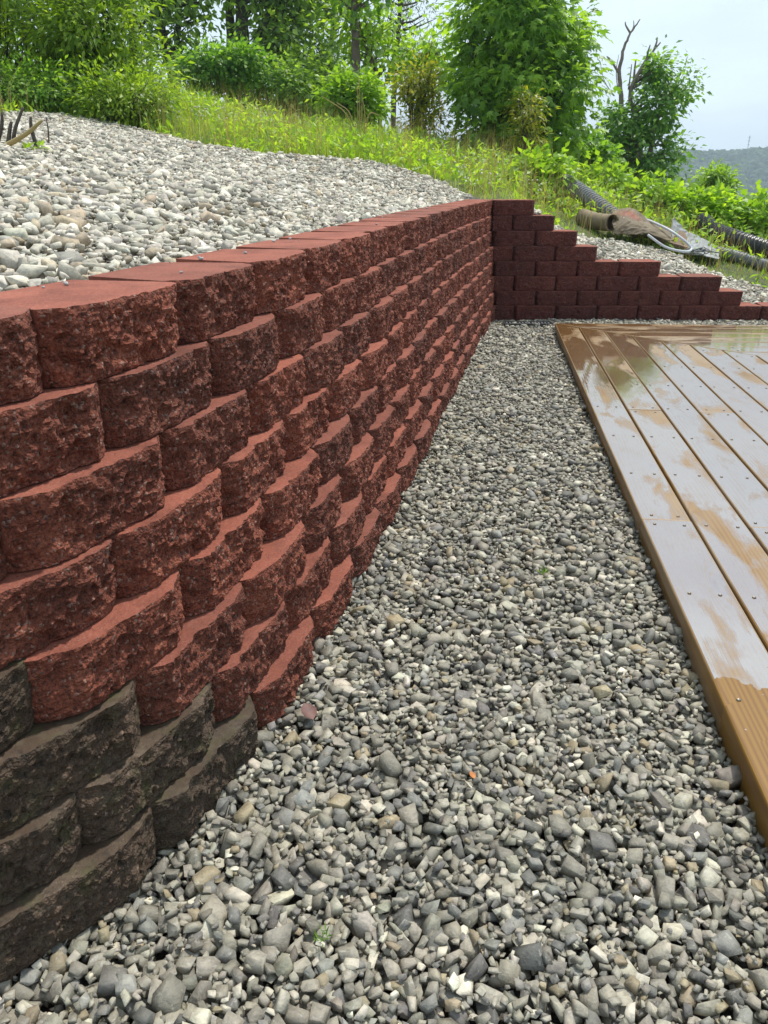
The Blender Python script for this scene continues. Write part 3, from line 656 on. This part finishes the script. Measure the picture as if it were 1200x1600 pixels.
# woodland behind the bank: (root px x, y), Y, trunk polyline px, radius, crown ellipses, leaf mat, label
woods = [
 ((208, 175), 15.0, [(207, 100), (206, 30), (205, -60)], .07, [(160, 250, -120, 60), (180, 240, 40, 120)], 'leaf_wood', 'slim dark trunk rising at the right edge of the overhanging tree', 90),
 ((270, 180), 15.5, [(272, 140), (266, 90), (250, 40), (238, -60)], .10, [(205, 300, -140, 30), (230, 285, 20, 90)], 'leaf_wood', 'forked woodland tree with a curved left limb above the round shrub', 130),
 ((277, 178), 15.9, [(274, 130), (276, 80), (280, 20), (284, -60)], .07, [(260, 330, -140, 60), (285, 335, 40, 110)], 'leaf_wood', 'slender straight tree close behind the forked woodland tree', 90),
 ((360, 190), 17.0, [(361, 110), (360, 40), (358, -70)], .11, [(310, 400, -160, 10)], 'leaf_wood', 'tall bare-trunked woodland tree left of the thick twin trunk', 70),
 ((380, 190), 16.5, [(380, 110), (378, 40), (374, -70)], .15, [(345, 430, -170, 20), (375, 430, 30, 110)], 'leaf_wood', 'thickest dark trunk in the woodland left of centre', 120),
 ((388, 190), 16.8, [(392, 110), (408, 50), (425, 10), (450, -50)], .09, [(390, 480, -120, 40), (395, 470, 20, 100)], 'leaf_wood', 'woodland tree whose trunk leans to the right from the thick trunk', 110),
 ((440, 200), 17.5, [(438, 120), (436, 40), (432, -60)], .09, [(405, 480, -100, 70), (400, 480, 60, 150)], 'leaf_wood', 'dark leafy woodland tree right of the leaning trunk', 170),
 ((470, 205), 18.0, [(465, 120), (462, 50), (470, -60)], .08, [(440, 510, -100, 60), (440, 510, 60, 170)], 'leaf_wood', 'dark woodland tree in the densest part of the woodland', 170),
 ((512, 205), 18.5, [(516, 120), (520, 50), (526, -60)], .07, [(480, 560, -80, 60), (470, 545, 50, 160)], 'leaf_wood', 'thin straight tree between the dense woodland and the pale pine trunk', 150),
 ((556, 205), 15.0, [(556, 120), (555, 50), (553, -60)], .085, [(500, 610, -120, 20)], 'leaf_dark', 'tree with a straight pale bark trunk near the middle of the woodland', 70),
 ((598, 210), 15.5, [(590, 140), (585, 100), (570, 70), (560, 40)], .035, [(520, 620, 10, 60), (545, 615, 50, 120)], 'leaf_lime', 'small bright tree with crooked stem right of the pale trunk', 90),
 ((612, 215), 19.0, [(616, 130), (622, 60), (626, 0), (630, -50)], .055, [(580, 690, 15, 45), (590, 680, -40, 5), (600, 700, 70, 100), (575, 640, 50, 70)], 'leaf_pine', 'thin pine with flat airy layers of needles beside the open sky', 95),
 ((655, 215), 16.0, [(657, 150), (662, 110), (668, 80)], .04, [(610, 705, 55, 105), (640, 715, 95, 130)], 'leaf_lime', 'low spreading tree with pale leaves left of the maple', 95),
 ((-40, 170), 13.0, [(-38, 60), (-30, -40), (-28, -140)], .10, [(-150, 60, -220, 60)], 'leaf_wood', 'woodland tree mostly hidden behind the overhanging tree', 120),
]
for i, (bp, Y, tp, r, es, mt, lb, nc) in enumerate(woods):
    b = at(bp[0], bp[1], Y); pine = mt == 'leaf_pine'
    plant('pine_tree' if pine else 'woodland_tree', lb, 'tree', (b[0], Y), [stem_to(b[0], Y, [at(x_, y_, Y) for x_, y_ in tp], r*1.2, r*.6)], [ell(*e_, Y, .9, (e_[1]-e_[0])*(e_[3]-e_[2])) for e_ in es],
          int(nc*.62), 30 if pine else 19, .17 if pine else .21, .16 if pine else .13, 'lance' if pine else 'oval', mt, 'bark_pine' if 'pale' in lb else 'bark', 'woodland trees behind the bank', 20+i, .2 if pine else .35, .5 if pine else 1.3, .2, .012)
# shrubs
shrubs = [
 ('round_shrub', 'round bright green shrub under the forked woodland tree', 13.0, (330, 145), [(278, 378, 72, 145), (330, 420, 75, 130)], 'leaf_dark', 150, 28, .10, .08, 'oval'),
 ('shrub', 'broad dark green shrub below the dense woodland', 13.6, (430, 188), [(385, 490, 100, 190)], 'leaf_wood', 95, 22, .13, .09, 'oval'),
 ('shrub', 'mid green shrub filling the gap beside the twin trunk', 14.2, (490, 195), [(455, 540, 95, 195)], 'leaf_wood', 75, 22, .13, .09, 'oval'),
 ('shrub', 'yellow-green upright shrub behind the dead grass stems', 11.8, (545, 212), [(505, 600, 112, 205)], 'leaf_lime', 130, 24, .09, .085, 'oval'),
 ('shrub', 'narrow upright shrub with yellowish top left of the maple', 11.0, (648, 222), [(622, 692, 100, 160), (630, 690, 150, 220)], 'leaf_yellow', 120, 24, .08, .075, 'lance'),
 ('young_shrub', 'small yellow young shrub in front of the maple', 9.3, (822, 250), [(792, 850, 140, 200), (800, 848, 190, 245)], 'leaf_yellow', 75, 20, .06, .06, 'lance'),
 ('round_shrub', 'round light green shrub standing against the far valley', 13.5, (1115, 320), [(1082, 1152, 262, 318)], 'leaf_lime', 130, 24, .07, .085, 'lance'),
 ('leafy_bush', 'leafy lime bush directly behind the top of the end wall', 8.0, (835, 318), [(785, 895, 240, 320), (800, 870, 255, 325)], 'leaf_lime', 170, 20, .06, .075, 'oval'),
 ('leafy_bush', 'bright bush beside the upper end of the black corrugated pipe', 9.4, (940, 300), [(895, 985, 265, 320)], 'leaf_lime', 100, 20, .07, .075, 'oval'),
 ('leafy_bush', 'bright leafy bush behind the bent brown sheet', 8.9, (1020, 330), [(965, 1075, 285, 345)], 'leaf_lime', 140, 20, .07, .075, 'oval'),
 ('leafy_bush', 'broad lime bush above the grey plastic sheet', 8.6, (1090, 355), [(1045, 1150, 300, 375)], 'leaf_lime', 170, 20, .07, .08, 'oval'),
 ('leafy_bush', 'lime bush at the right picture edge above the thick black pipe', 8.4, (1180, 375), [(1130, 1260, 310, 395)], 'leaf_lime', 180, 20, .07, .08, 'oval'),
 ('leafy_bush', 'low leafy bush in the gap between the vine-grown tree and the maple', 11.5, (925, 280), [(880, 960, 220, 285)], 'leaf_dark', 110, 24, .09, .09, 'oval'),
 ('shrub', 'low shadowed shrub at the foot of the overhanging tree', 7.6, (60, 182), [(-70, 130, 110, 180)], 'leaf_dark', 210, 30, .11, .055, 'lance'),
 ('shrub', 'low shrub between the overhanging tree and the tall grass', 7.5, (205, 200), [(125, 270, 120, 200)], 'leaf_left', 170, 30, .11, .055, 'lance'),
]
for i, (nm, lb, Y, bp, es, mt, nc, per, sprd, lf, shp) in enumerate(shrubs):
    b = at(bp[0], bp[1], Y); g = np.random.default_rng(900+i); st_ = []
    e0 = ell(*es[0], Y, .3)
    for k in range(5):
        tip = e0[0] + np.array([g.uniform(-.7, .7), g.uniform(-.5, .5), g.uniform(.1, .8)])*e0[1]; bb = np.array([b[0]+g.uniform(-.08, .08), Y+g.uniform(-.08, .08)])
        mid = np.array([bb[0]*.6+tip[0]*.4, bb[1]*.6+tip[1]*.4, ground1(*bb)*.45+tip[2]*.55]); st_.append(stem_to(bb[0], bb[1], [mid, tip], .016, .005))
    plant(nm, lb, 'bush' if 'bush' in nm else 'shrub', (b[0], Y), st_, [ell(*e_, Y, max(.35, (e_[1]-e_[0])/1200*Y*.42), 1) for e_ in es], nc, per, sprd, lf, shp, mt, 'bark', 'shrubs behind the walls', 60+i, .25, 1.5 if shp == 'lance' else 1.35, .2, .005)

# ------------------------------------------------------------------ grass
def blades(name, label, P, h, w, mat, seed, lean=.5):
    g = np.random.default_rng(seed); n = len(P); w = np.broadcast_to(w, (n,)); a = g.uniform(0, 2*np.pi, n); ln = np.abs(g.normal(0, lean, n)); 
    d = np.stack([np.cos(a), np.sin(a)], 1); sd = np.stack([-d[:, 1], d[:, 0]], 1)
    def pt(t, s):
        q = P.copy(); q[:, :2] += d*(ln*h*t*t)[:, None] + sd*(s*w*(1-t*.8))[:, None]; q[:, 2] += h*t*(1-.25*ln*t); return q
    V = np.stack([pt(0, -.5), pt(0, .5), pt(.45, -.5), pt(.45, .5), pt(1, 0)], 1).reshape(-1, 3)
    F = (np.array([(0, 1, 3), (0, 3, 2), (2, 3, 4)])[None] + (np.arange(n)*5)[:, None, None]).reshape(-1, 3)
    o = link(name, np_mesh(name, V, F, mat)); return tag(o, label, 'grass', kind='stuff')
g = np.random.default_rng(77)
def scatter(n, x0, x1, y0, y1, keep):
    x = g.uniform(x0, x1, n); y = g.uniform(y0, y1, n); k = keep(x, y); x, y = x[k], y[k]; return np.stack([x, y, ground_z(x, y)-.01], 1)
def grass_ok(x, y):
    d = d_left(x, y); up = (d > .45) | (y > YB+.32)
    jx, jy = x+.12*(vnoise(x, y, .2, 31)-.5), y+.16*(vnoise(x, y, .2, 32)-.5)
    return up & ~in_poly(jx, jy, BANK) & ~in_poly(jx, jy, STRIP) & ~((x < 1.05) & (y < 6.0) & (d < .5)) & ((y > YB+.3) | (x < 1.2)) & (np.abs(x) < .62*y+1.6)
Pg = scatter(125000, -7.5, 7.5, 5.2, 16, lambda x, y: grass_ok(x, y) & (g.uniform(0, 1, len(x)) < np.clip(9/y, .25, 1)))
tall = vnoise(Pg[:, 0], Pg[:, 1], .8, 12); dedge = sstep(6.2, 8.6, Pg[:, 1]); right = sstep(.9, 1.6, Pg[:, 0])*(1-sstep(7.2, 8.2, Pg[:, 1]))
hg = (.06 + .30*tall**2*dedge + .05*g.uniform(0, 1, len(Pg)))*(1-.45*right)*g.uniform(.6, 1.3, len(Pg))
blades('grass', 'green grass and weeds growing over the slope beyond the gravel', Pg, hg, .006+.004*dedge, M['grass'], 78, .8)
Ps = scatter(17000, -6, 4, 6.3, 13, lambda x, y: grass_ok(x, y) & (vnoise(x, y, .7, 41) > .5))
blades('dry_grass', 'dry straw-coloured grass stalks mixed into the slope', Ps, g.uniform(.18, .55, len(Ps)), .004, M['straw'], 79, .35)
# broad-leaved weeds in the grass
Pw = scatter(42000, -6, 6.5, 6.0, 12, lambda x, y: grass_ok(x, y) & (vnoise(x, y, .45, 51) > .45)); n = len(Pw)
Pw[:, 2] += g.uniform(.02, .22, n)*sstep(6.1, 8.0, Pw[:, 1]) + .02
V, F = leaves_np(Pw, rvec(g, n)+np.array([0, 0, .2]), rvec(g, n)*.5+np.array([0, 0, 1.]), g.uniform(.035, .095, n), g.uniform(.03, .07, n), 'oval')
tag(link('ground_weeds', np_mesh('ground_weeds', V, F, M['leaf_lime'])), 'low broad-leaved weeds scattered through the grass', 'weeds', kind='stuff')
# white clover heads
Pc = scatter(2600, -4, 2, 6.4, 10, lambda x, y: grass_ok(x, y) & (vnoise(x, y, .8, 61) > .62)); n = len(Pc); Vc = []; Fc = []
ico = np.array([(0,0,1), (.9,0,.3), (.28,.85,.3), (-.73,.53,.3), (-.73,-.53,.3), (.28,-.85,.3), (0,0,-.7)]); icf = np.array([(0,1,2), (0,2,3), (0,3,4), (0,4,5), (0,5,1), (6,2,1), (6,3,2), (6,4,3), (6,5,4), (6,1,5)])
Pc[:, 2] += g.uniform(.08, .2, n)
V = (Pc[:, None] + ico[None]*g.uniform(.006, .012, (n, 1, 1))).reshape(-1, 3); F = (icf[None]+(np.arange(n)*7)[:, None, None]).reshape(-1, 3)
M['clover'] = simple('clover_white', (.62, .62, .55), (.75, .74, .68), 80, .8)
tag(link('clover_flowers', np_mesh('clover_flowers', V, F, M['clover'])), 'tiny white clover heads dotted over the grass', 'flowers', kind='stuff')
def stalks(name, label, cat, base, tips, r, mat, leaves=None):
    bz = ground1(*base); root = empty(name, (base[0], base[1], bz)); o0 = np.array([base[0], base[1], bz]); 
    for q in tips:
        mb = MB(); pl = catmull(np.array(q), 5)-o0; mb.tube(pl, np.linspace(r, r*.5, len(pl)), 6); mb.build('stalk', M[mat], root, True)
    if leaves is not None:
        P, L = leaves; n = len(P); V, F = leaves_np(np.array(P)-o0, rvec(g, n)+np.array([0, 0, .5]), rvec(g, n)*.4+np.array([0, -.3, 1.]), np.full(n, L), np.full(n, L), 'oval')
        link('foliage', np_mesh('foliage', V, F, M['leaf_lime']), root)
    return tag(root, label, cat)
Y = 9.6
b = at(562, 228, Y); stalks('dead_weed', 'tall dry weed stalks standing in the grass at mid slope', 'dead weed', (b[0], Y), [[(b[0]+dx, Y, ground1(b[0], Y)-.03), at(562+a, 180, Y), at(562+c, t, Y)] for dx, a, c, t in ((-.03, -3, -4, 135), (0, 0, -1, 120), (.02, 3, 4, 145), (.04, 8, 3, 150), (-.05, -14, -36, 160), (-.06, -20, -60, 150), (.05, 14, 30, 180))], .007, 'straw')
Y = 8.6
b = at(668, 245, Y); stalks('bent_stalk', 'single pale stalk bending over left of the maple', 'dead weed', (b[0], Y), [[(b[0], Y, ground1(b[0], Y)-.03), at(672, 205, Y), at(690, 175, Y), at(688, 155, Y)], [(b[0]-.03, Y, ground1(b[0], Y)-.03), at(640, 215, Y), at(620, 195, Y)]], .006, 'straw')
Y = 5.6
b = hit(30, 245); Y = b[1]; bz = ground1(b[0], Y); print('stems', b)
G0 = lambda dx, dy=0: (b[0]+dx, Y+dy, ground1(b[0]+dx, Y+dy)-.03)
stalks('cut_stems', 'cut brown shrub stems sticking out of the gravel bank at the left', 'cut stems', (b[0], Y),
       [[G0(-.06), at(15, 205, Y), at(18, 190, Y)], [G0(-.02), at(22, 210, Y), at(36, 168, Y)], [G0(.10), at(50, 205, Y), at(48, 182, Y)], [G0(-.12), at(2, 200, Y), at(3, 175, Y)]], .012, 'bark',
       ([at(55+random.uniform(-12, 12), 236+random.uniform(-8, 6), Y-.05) for _ in range(14)], .05))
stalks('leaning_stick', 'pale broken stick leaning up from the gravel at the left', 'stick', (b[0]-.02, Y-.12), [[(b[0]-.02, Y-.12, ground1(b[0]-.02, Y-.12)+.03), at(40, 210, Y-.12), at(66, 188, Y-.12)]], .012, 'straw')
stalks('thin_stem', 'thin dark bare stem right of the cut stems on the bank', 'stick', (hit(76, 240)[0], hit(76, 240)[1]), [[hit(76, 240), at(76, 210, hit(76, 240)[1]), at(72, 182, hit(76, 240)[1])]], .005, 'bark')
for i, (p0, p1, lb) in enumerate((((210, 258), (290, 262), 'thin dry twig lying on the gravel near the cut stems'), ((300, 268), (362, 262), 'thin dry twig lying across the middle of the gravel bank'), ((40, 262), (72, 290), 'short dry twig lying below the leaning stick'), ((565, 292), (572, 318), 'short twig standing in the gravel near the wall top'))):
    a_, b_ = hit(*p0), hit(*p1); 
    if i == 3: b_ = a_; a_ = at(565, 285, b_[1])
    a_[2] += .035; b_[2] += .03 if i < 3 else -.02
    mb = MB(); mb.tube(catmull([a_-b_, (a_-b_)*.5+np.array([.01, .02, .008]), (0, 0, 0)], 4), .0035, 5); o = mb.build('twig', M['bark'], None, True); o.location = b_; tag(o, lb, 'twig', 'twigs on the gravel bank')

# ------------------------------------------------------------------ discarded pipes and sheets behind the end wall
M['blackpipe'] = simple('black_polyethylene', (.018, .019, .021), (.035, .037, .040), 30, .42)
M['greypipe'] = simple('weathered_grey_pipe', (.10, .11, .115), (.17, .18, .185), 30, .5)
M['hose'] = simple('pale_grey_hose', (.42, .44, .46), (.55, .57, .60), 20, .4)
M['brown'] = simple('weathered_brown_sheet', (.13, .095, .055), (.24, .185, .115), 9, .8, .4)
M['brown2'] = simple('stained_brown_board', (.12, .075, .05), (.20, .135, .09), 9, .8, .3)
M['greysheet'] = simple('grey_plastic_sheet', (.20, .215, .225), (.29, .31, .325), 8, .55)
def G(px, py, Y, lift=0.0):
    p = at(px, py, Y); p[2] = max(p[2], ground1(p[0], Y)+lift); return p
def corrugated(name, label, path, rad, pitch, mat, cat='pipe', hollow=True):
    q = catmull(path, 30); L = np.concatenate([[0], np.cumsum(np.linalg.norm(np.diff(q, axis=0), axis=1))]); n = int(L[-1]/pitch*4)
    s_ = np.linspace(0, L[-1], n); P = np.stack([np.interp(s_, L, q[:, i]) for i in range(3)], 1); k = np.arange(n) % 4
    r = np.where((k == 0) | (k == 1), rad, rad*.87); root = empty(name, P[0]); mb = MB(); mb.tube(P-P[0], r, 18, False); mb.build('pipe_wall', mat, root)
    mb = MB(); mb.tube(P-P[0], rad*.80, 18, not hollow); mb.build('inner_wall', M['blackpipe'], root, True)
    return tag(root, label, cat)
corrugated('corrugated_pipe', 'black corrugated pipe sloping down from the bushes to the brown sheet', [G(876, 280, 7.9, .08), G(905, 300, 7.65, .08), G(935, 322, 7.4, .08), G(962, 342, 7.2, .08)], .078, .030, M['greypipe'])
corrugated('corrugated_pipe', 'short stretch of dark corrugated pipe half hidden among the bushes', [G(935, 303, 9.0, .05), G(960, 311, 8.9, .05), G(990, 320, 8.8, .05)], .05, .025, M['greypipe'])
corrugated('corrugated_pipe', 'thick black corrugated pipe running off the right picture edge', [G(1098, 345, 8.0, .12), G(1118, 362, 7.7, .13), G(1150, 384, 7.4, .14), G(1200, 408, 7.2, .14), G(1270, 436, 7.0, .12)], .078, .032, M['blackpipe'])
corrugated('corrugated_pipe', 'thinner grey corrugated pipe below the thick black pipe', [G(1118, 396, 7.2, .05), G(1150, 404, 7.1, .05), G(1190, 418, 7.0, .05), G(1260, 442, 6.9, .05)], .052, .024, M['greypipe'])
# brown tube with a dark open end
def tube_thing(name, label, path, r, mat, inner, n=20, sq=1.0, cat='pipe'):
    P = catmull(path, 6); root = empty(name, P[0]); mb = MB(); V, F = tube_np(P-P[0], r, n); V2, F2 = tube_np(P-P[0], r*.88, n)
    V[:, 2] *= sq; V2[:, 2] *= sq
    mb.add(V, F); b0 = len(V)*0; ring = [( (len(P)-1)*n+i) for i in range(n)]
    mb.add(V2, F2[:, ::-1]); m = len(V)
    for base_ in (0, (len(P)-1)*n):
        for i in range(n): mb.f.append((base_+i, base_+(i+1) % n, m+base_+(i+1) % n, m+base_+i))
    mb.build('shell', mat, root, True); return tag(root, label, cat)
tube_thing('brown_tube', 'short weathered brown tube with a dark open end behind the steps', [G(908, 345, 7.1, .06), G(932, 346, 6.95, .06), G(957, 348, 6.75, .06)], .068, M['brown'], None)
def sheet(name, label, rows, thick, mat, cat='sheet'):
    A = np.array([[G(*p) for p in r_] for r_ in rows]); nr, nc_ = A.shape[:2]
    # refine with catmull both ways
    A = np.stack([catmull(A[i], 6) for i in range(nr)]); A = np.stack([catmull(A[:, j], 6) for j in range(A.shape[1])], 1)
    o0 = A[0, 0].copy(); A = A-o0; A += np.random.default_rng(3).normal(0, .0032, A.shape); nr, nc_ = A.shape[:2]; du = np.gradient(A, axis=0); dv = np.gradient(A, axis=1); N = np.cross(du, dv); N /= np.linalg.norm(N, axis=2, keepdims=True)+1e-9
    V = np.concatenate([A.reshape(-1, 3), (A+N*thick).reshape(-1, 3)]); m = nr*nc_; F = []
    for i in range(nr-1):
        for j in range(nc_-1): q = i*nc_+j; F += [(q, q+1, q+nc_+1, q+nc_), (m+q+nc_, m+q+nc_+1, m+q+1, m+q)]
    bd = [j for j in range(nc_)] + [i*nc_+nc_-1 for i in range(1, nr)] + [(nr-1)*nc_+j for j in range(nc_-2, -1, -1)] + [i*nc_ for i in range(nr-2, 0, -1)]
    for a_, b_ in zip(bd, bd[1:]+bd[:1]): F.append((a_, m+a_, m+b_, b_))
    mb = MB(); mb.add(V, F); o = mb.build(name, mat, None, False); o.location = o0; return tag(o, label, cat)
t = NT('brown_sheet_with_red_stain'); v = t.coord(); f_ = t.noise(v, 9, 5)
c = t.ramp(f_, [(.3, (.10, .075, .045)), (.7, (.19, .15, .095))]); sp = t.node('ShaderNodeVectorMath', {0: t.node('ShaderNodeTexCoord').outputs['Object'], 1: (.10, -.08, -.10)}, operation='DISTANCE').outputs['Value']
c = t.mix(t.ramp(t.math('ADD', sp, t.math('MULTIPLY', t.math('SUBTRACT', t.noise(v, 30, 4), .5), .08)), [(.09, .75), (.14, 0.0)]), c, (.26, .075, .045))
M['brown_red'] = t.P(Base_Color=c, Roughness=.8, Normal=t.bump(f_, .3, .01))
sheet('bent_brown_sheet', 'bent brown sheet with a reddish stain beside the brown tube', [[(958, 330, 7.0), (985, 327, 7.05), (1010, 342, 7.1), (1046, 358, 7.1)], [(957, 350, 6.75), (985, 348, 6.75), (1012, 358, 6.8), (1048, 370, 6.85)], [(960, 366, 6.7), (985, 367, 6.68), (1012, 366, 6.72), (1046, 378, 6.75)]], .012, M['brown_red'])
sheet('flat_brown_board', 'flat dark brown board lying under the bent brown sheet', [[(990, 352, 7.3), (1030, 356, 7.25), (1070, 366, 7.2)], [(985, 368, 6.95), (1030, 378, 6.9), (1075, 392, 6.85)]], .02, M['brown2'])
sheet('grey_sheet', 'grey plastic sheet with one corner curled up among the pipes', [[(1052, 340, 7.25), (1072, 362, 7.3), (1095, 372, 7.3), (1122, 388, 7.3)], [(1048, 362, 7.1), (1068, 378, 7.1), (1092, 386, 7.1), (1124, 396, 7.05)], [(1050, 378, 6.95), (1070, 388, 6.92), (1095, 398, 6.9), (1122, 406, 6.88)]], .008, M['greysheet'])
def hose(name, label, path, r, mat, cat='hose'):
    P = catmull(path, 10); mb = MB(); mb.tube(P-P[0], r, 10); o = mb.build(name, mat, None, True); o.location = P[0]; return tag(o, label, cat)
hose('grey_hose', 'pale grey hose arching over the black corrugated pipe', [G(880, 306, 7.8, .03), G(905, 304, 7.75, .03), G(930, 311, 7.7, .03), G(948, 324, 7.5, .03), G(958, 336, 7.25, .1)], .011, M['hose'])
hose('grey_hose', 'pale grey hose looped across the brown board and grey sheet', [G(1000, 340, 7.2, .05), G(1022, 348, 6.95, .06), G(1050, 362, 6.8, .06), G(1074, 380, 6.72, .05), G(1080, 390, 6.68, .04), (G(1068, 393, 6.62, .03)), G(1040, 386, 6.62, .03), G(1012, 367, 6.64, .05)], .010, M['hose'])
mbp = []
gw = np.random.default_rng(5)
for i in range(1):
    c0 = G(1098, 397, 6.78, .02); pts = [c0 + gw.normal(0, 1, 3)*np.array([.09, .04, .018]) + np.array([0, 0, .03]) for _ in range(26)]
    mb = MB(); mb.tube(catmull(pts, 5)-c0, .004, 5); o = mb.build('wire_tangle', M['greypipe'], None, True); o.location = c0; tag(o, 'tangle of thin wire at the foot of the grey plastic sheet', 'wire')

# ------------------------------------------------------------------ small things on the path
dz = .012
a_, b_ = np.array(on_z(788, 506, dz)), np.array(on_z(862, 506, dz)); dr = empty('drain_grate', ((a_[0]+b_[0])/2, a_[1], 0)); Lh = (b_[0]-a_[0])/2
tag(dr, 'narrow black drain grate in the gravel at the wall corner', 'drain')
mb = MB()
for s_ in (-1, 1): mb.box(-Lh, Lh, s_*.045-.006, s_*.045+.006, -.04, .022)
for s_ in (-1, 1): mb.box(s_*Lh-.006, s_*Lh+.006, -.039, .039, -.04, .0215)
mb.build('frame', M['blackpipe'], dr)
mb = MB()
for i in range(14): x_ = -Lh+.02+i*(2*Lh-.04)/13; mb.box(x_-.004, x_+.004, -.039, .039, .004, .018)
tag(mb.build('bars', M['greypipe'], dr), kind='stuff')
def flat_leaf(name, label, px, py, L, c1, c2, z=.03):
    p = np.array([*on_z(px, py, z), z]); n = 1; m = simple(name+'_brown', c1, c2, 60, .6)
    T = np.array([(0,-.5,0), (-.30,-.32,.10), (-.42,.0,.12), (-.25,.33,.06), (0,.55,.02), (.25,.33,.08), (.42,0,.16), (.30,-.32,.10), (0,0,-.02)])*L
    mb = MB(); mb.add(T, [(8, i, (i+1) % 8) for i in range(8)]); mb.add(T-np.array([0, 0, .0008]), [(8, (i+1) % 8, i) for i in range(8)]); o = mb.build(name, m, None, True); o.location = p; o.rotation_euler = (.35, .1, .6); return tag(o, label, 'leaf')
flat_leaf('dead_leaf', 'dead reddish brown leaf on the gravel at the wall foot', 482, 1112, .038, (.085, .03, .025), (.14, .055, .04), .034)
flat_leaf('leaf_fragment', 'tiny amber leaf fragment lying in the middle of the gravel path', 738, 1211, .014, (.30, .09, .01), (.45, .16, .02), .03)
for px, py, L, nm, lb in ((503, 1467, .016, 'moss_tuft', 'small dark moss tuft growing in the nearest gravel'), (850, 898, .02, 'seedling', 'tiny green seedling in the gravel halfway to the deck')):
    p = np.array([*on_z(px, py, .02), .02]); n = 26; o0 = p
    V, F = leaves_np(gw.normal(0, .35, (n, 3))*np.array([L, L, L*.4])+np.array([0, 0, .006]), rvec(gw, n)+np.array([0, 0, .9]), rvec(gw, n), np.full(n, L*.8), np.full(n, L*.5), 'lance'); o = link(nm, np_mesh(nm, V, F, M['leaf_dark']), None, p); tag(o, lb, 'plant')

# ------------------------------------------------------------------ far valley
def hill(name, x0, x1, y0, y1, fz, nx_=90, ny_=30):
    X, Yy = np.meshgrid(np.linspace(x0, x1, nx_), np.linspace(y0, y1, ny_)); Z = fz(X, Yy); i = (np.arange(ny_-1)[:, None]*nx_+np.arange(nx_-1)[None]).ravel()
    return tag(link(name, np_mesh(name, np.stack([X.ravel(), Yy.ravel(), Z.ravel()], 1), np.stack([i, i+1, i+nx_+1, i+nx_], 1), M['field'], smooth=True)), kind='structure')
def ridge_z(x, y): return -42 + (52 + 8*(vnoise(x, 0*x, 130, 71)-.5) + 5*(vnoise(x, y, 45, 72)-.5))*sstep(330, 520, y) - 30*sstep(560, 760, y)
def knoll_z(x, y):
    d = np.hypot((x-185)/95, (y-250)/85); return -46 + 48*np.clip(1-d*d, 0, None)**.7
hill('far_ridge', -800, 920, 320, 780, ridge_z, 160, 40); hill('near_hill', 80, 290, 160, 340, knoll_z, 50, 40)
def forest(name, label, n, x0, x1, y0, y1, fz, s0, s1, seed, keep=None):
    g_ = np.random.default_rng(seed); x = g_.uniform(x0, x1, n); y = g_.uniform(y0, y1, n)
    if keep is not None: k = keep(x, y); x, y = x[k], y[k]
    n = len(x); z = fz(x, y); s_ = g_.uniform(s0, s1, n); lib = LO; Vs, Fs = [], []; base_ = 0; wh = g_.integers(0, len(lib), n)
    for vi, (V, F) in enumerate(lib):
        sel = np.where(wh == vi)[0]
        if not len(sel): continue
        W = V[None]*np.stack([s_[sel], s_[sel], s_[sel]*g_.uniform(1.2, 2.2, len(sel))], 1)[:, None] + np.stack([x[sel], y[sel], z[sel]+s_[sel]*.5], 1)[:, None]
        Vs.append(W.reshape(-1, 3)); Fs.append((F[None]+(base_+np.arange(len(sel))*len(V))[:, None, None]).reshape(-1, 3)); base_ += len(sel)*len(V)
    return tag(link(name, np_mesh(name, np.vstack(Vs), np.vstack(Fs), M['far_forest'])), label, 'forest', kind='stuff')
forest('ridge_forest', 'hazy blue-green forest covering the far ridge', 8500, 150, 360, 380, 535, ridge_z, 2.2, 4.6, 91, lambda x, y: vnoise(x, y, 60, 73) + sstep(400, 440, y) > .62)
forest('hill_forest', 'darker green forest on the nearer hill at the right edge', 6000, 80, 290, 165, 330, knoll_z, 2, 4.2, 92, lambda x, y: knoll_z(x, y) > -44)
mp = at(1166, 246, 515); mb = MB(); mb.tube(np.array([(0, 0, -8), (0, 0, 5)]), .22, 5)
for q in (1, 3, 5): mb.box(-.6, .6, -.15, .15, q-1, q-.75)
ms = mb.build('radio_mast', M['greypipe']); ms.location = (mp[0], 515, ridge_z(np.array([mp[0]]), np.array([515.]))[0]+8); tag(ms, 'tiny thin mast on the skyline of the far ridge', 'mast')

# the summer haze in the valley air
mb = MB(); mb.box(-960, 960, -960, 960, -90, 42)
m = bpy.data.materials.new('summer_haze'); m.use_nodes = True; nt = m.node_tree
for n_ in list(nt.nodes): nt.nodes.remove(n_)
ho = nt.nodes.new('ShaderNodeOutputMaterial'); hv = nt.nodes.new('ShaderNodeVolumePrincipled'); hv.inputs['Density'].default_value = .0009; hv.inputs['Color'].default_value = (.72, .86, 1, 1); hv.inputs['Anisotropy'].default_value = .2
nt.links.new(hv.outputs[0], ho.inputs['Volume'])
tag(mb.build('haze', m), 'thin pale blue summer haze over the valley', 'haze', kind='stuff')
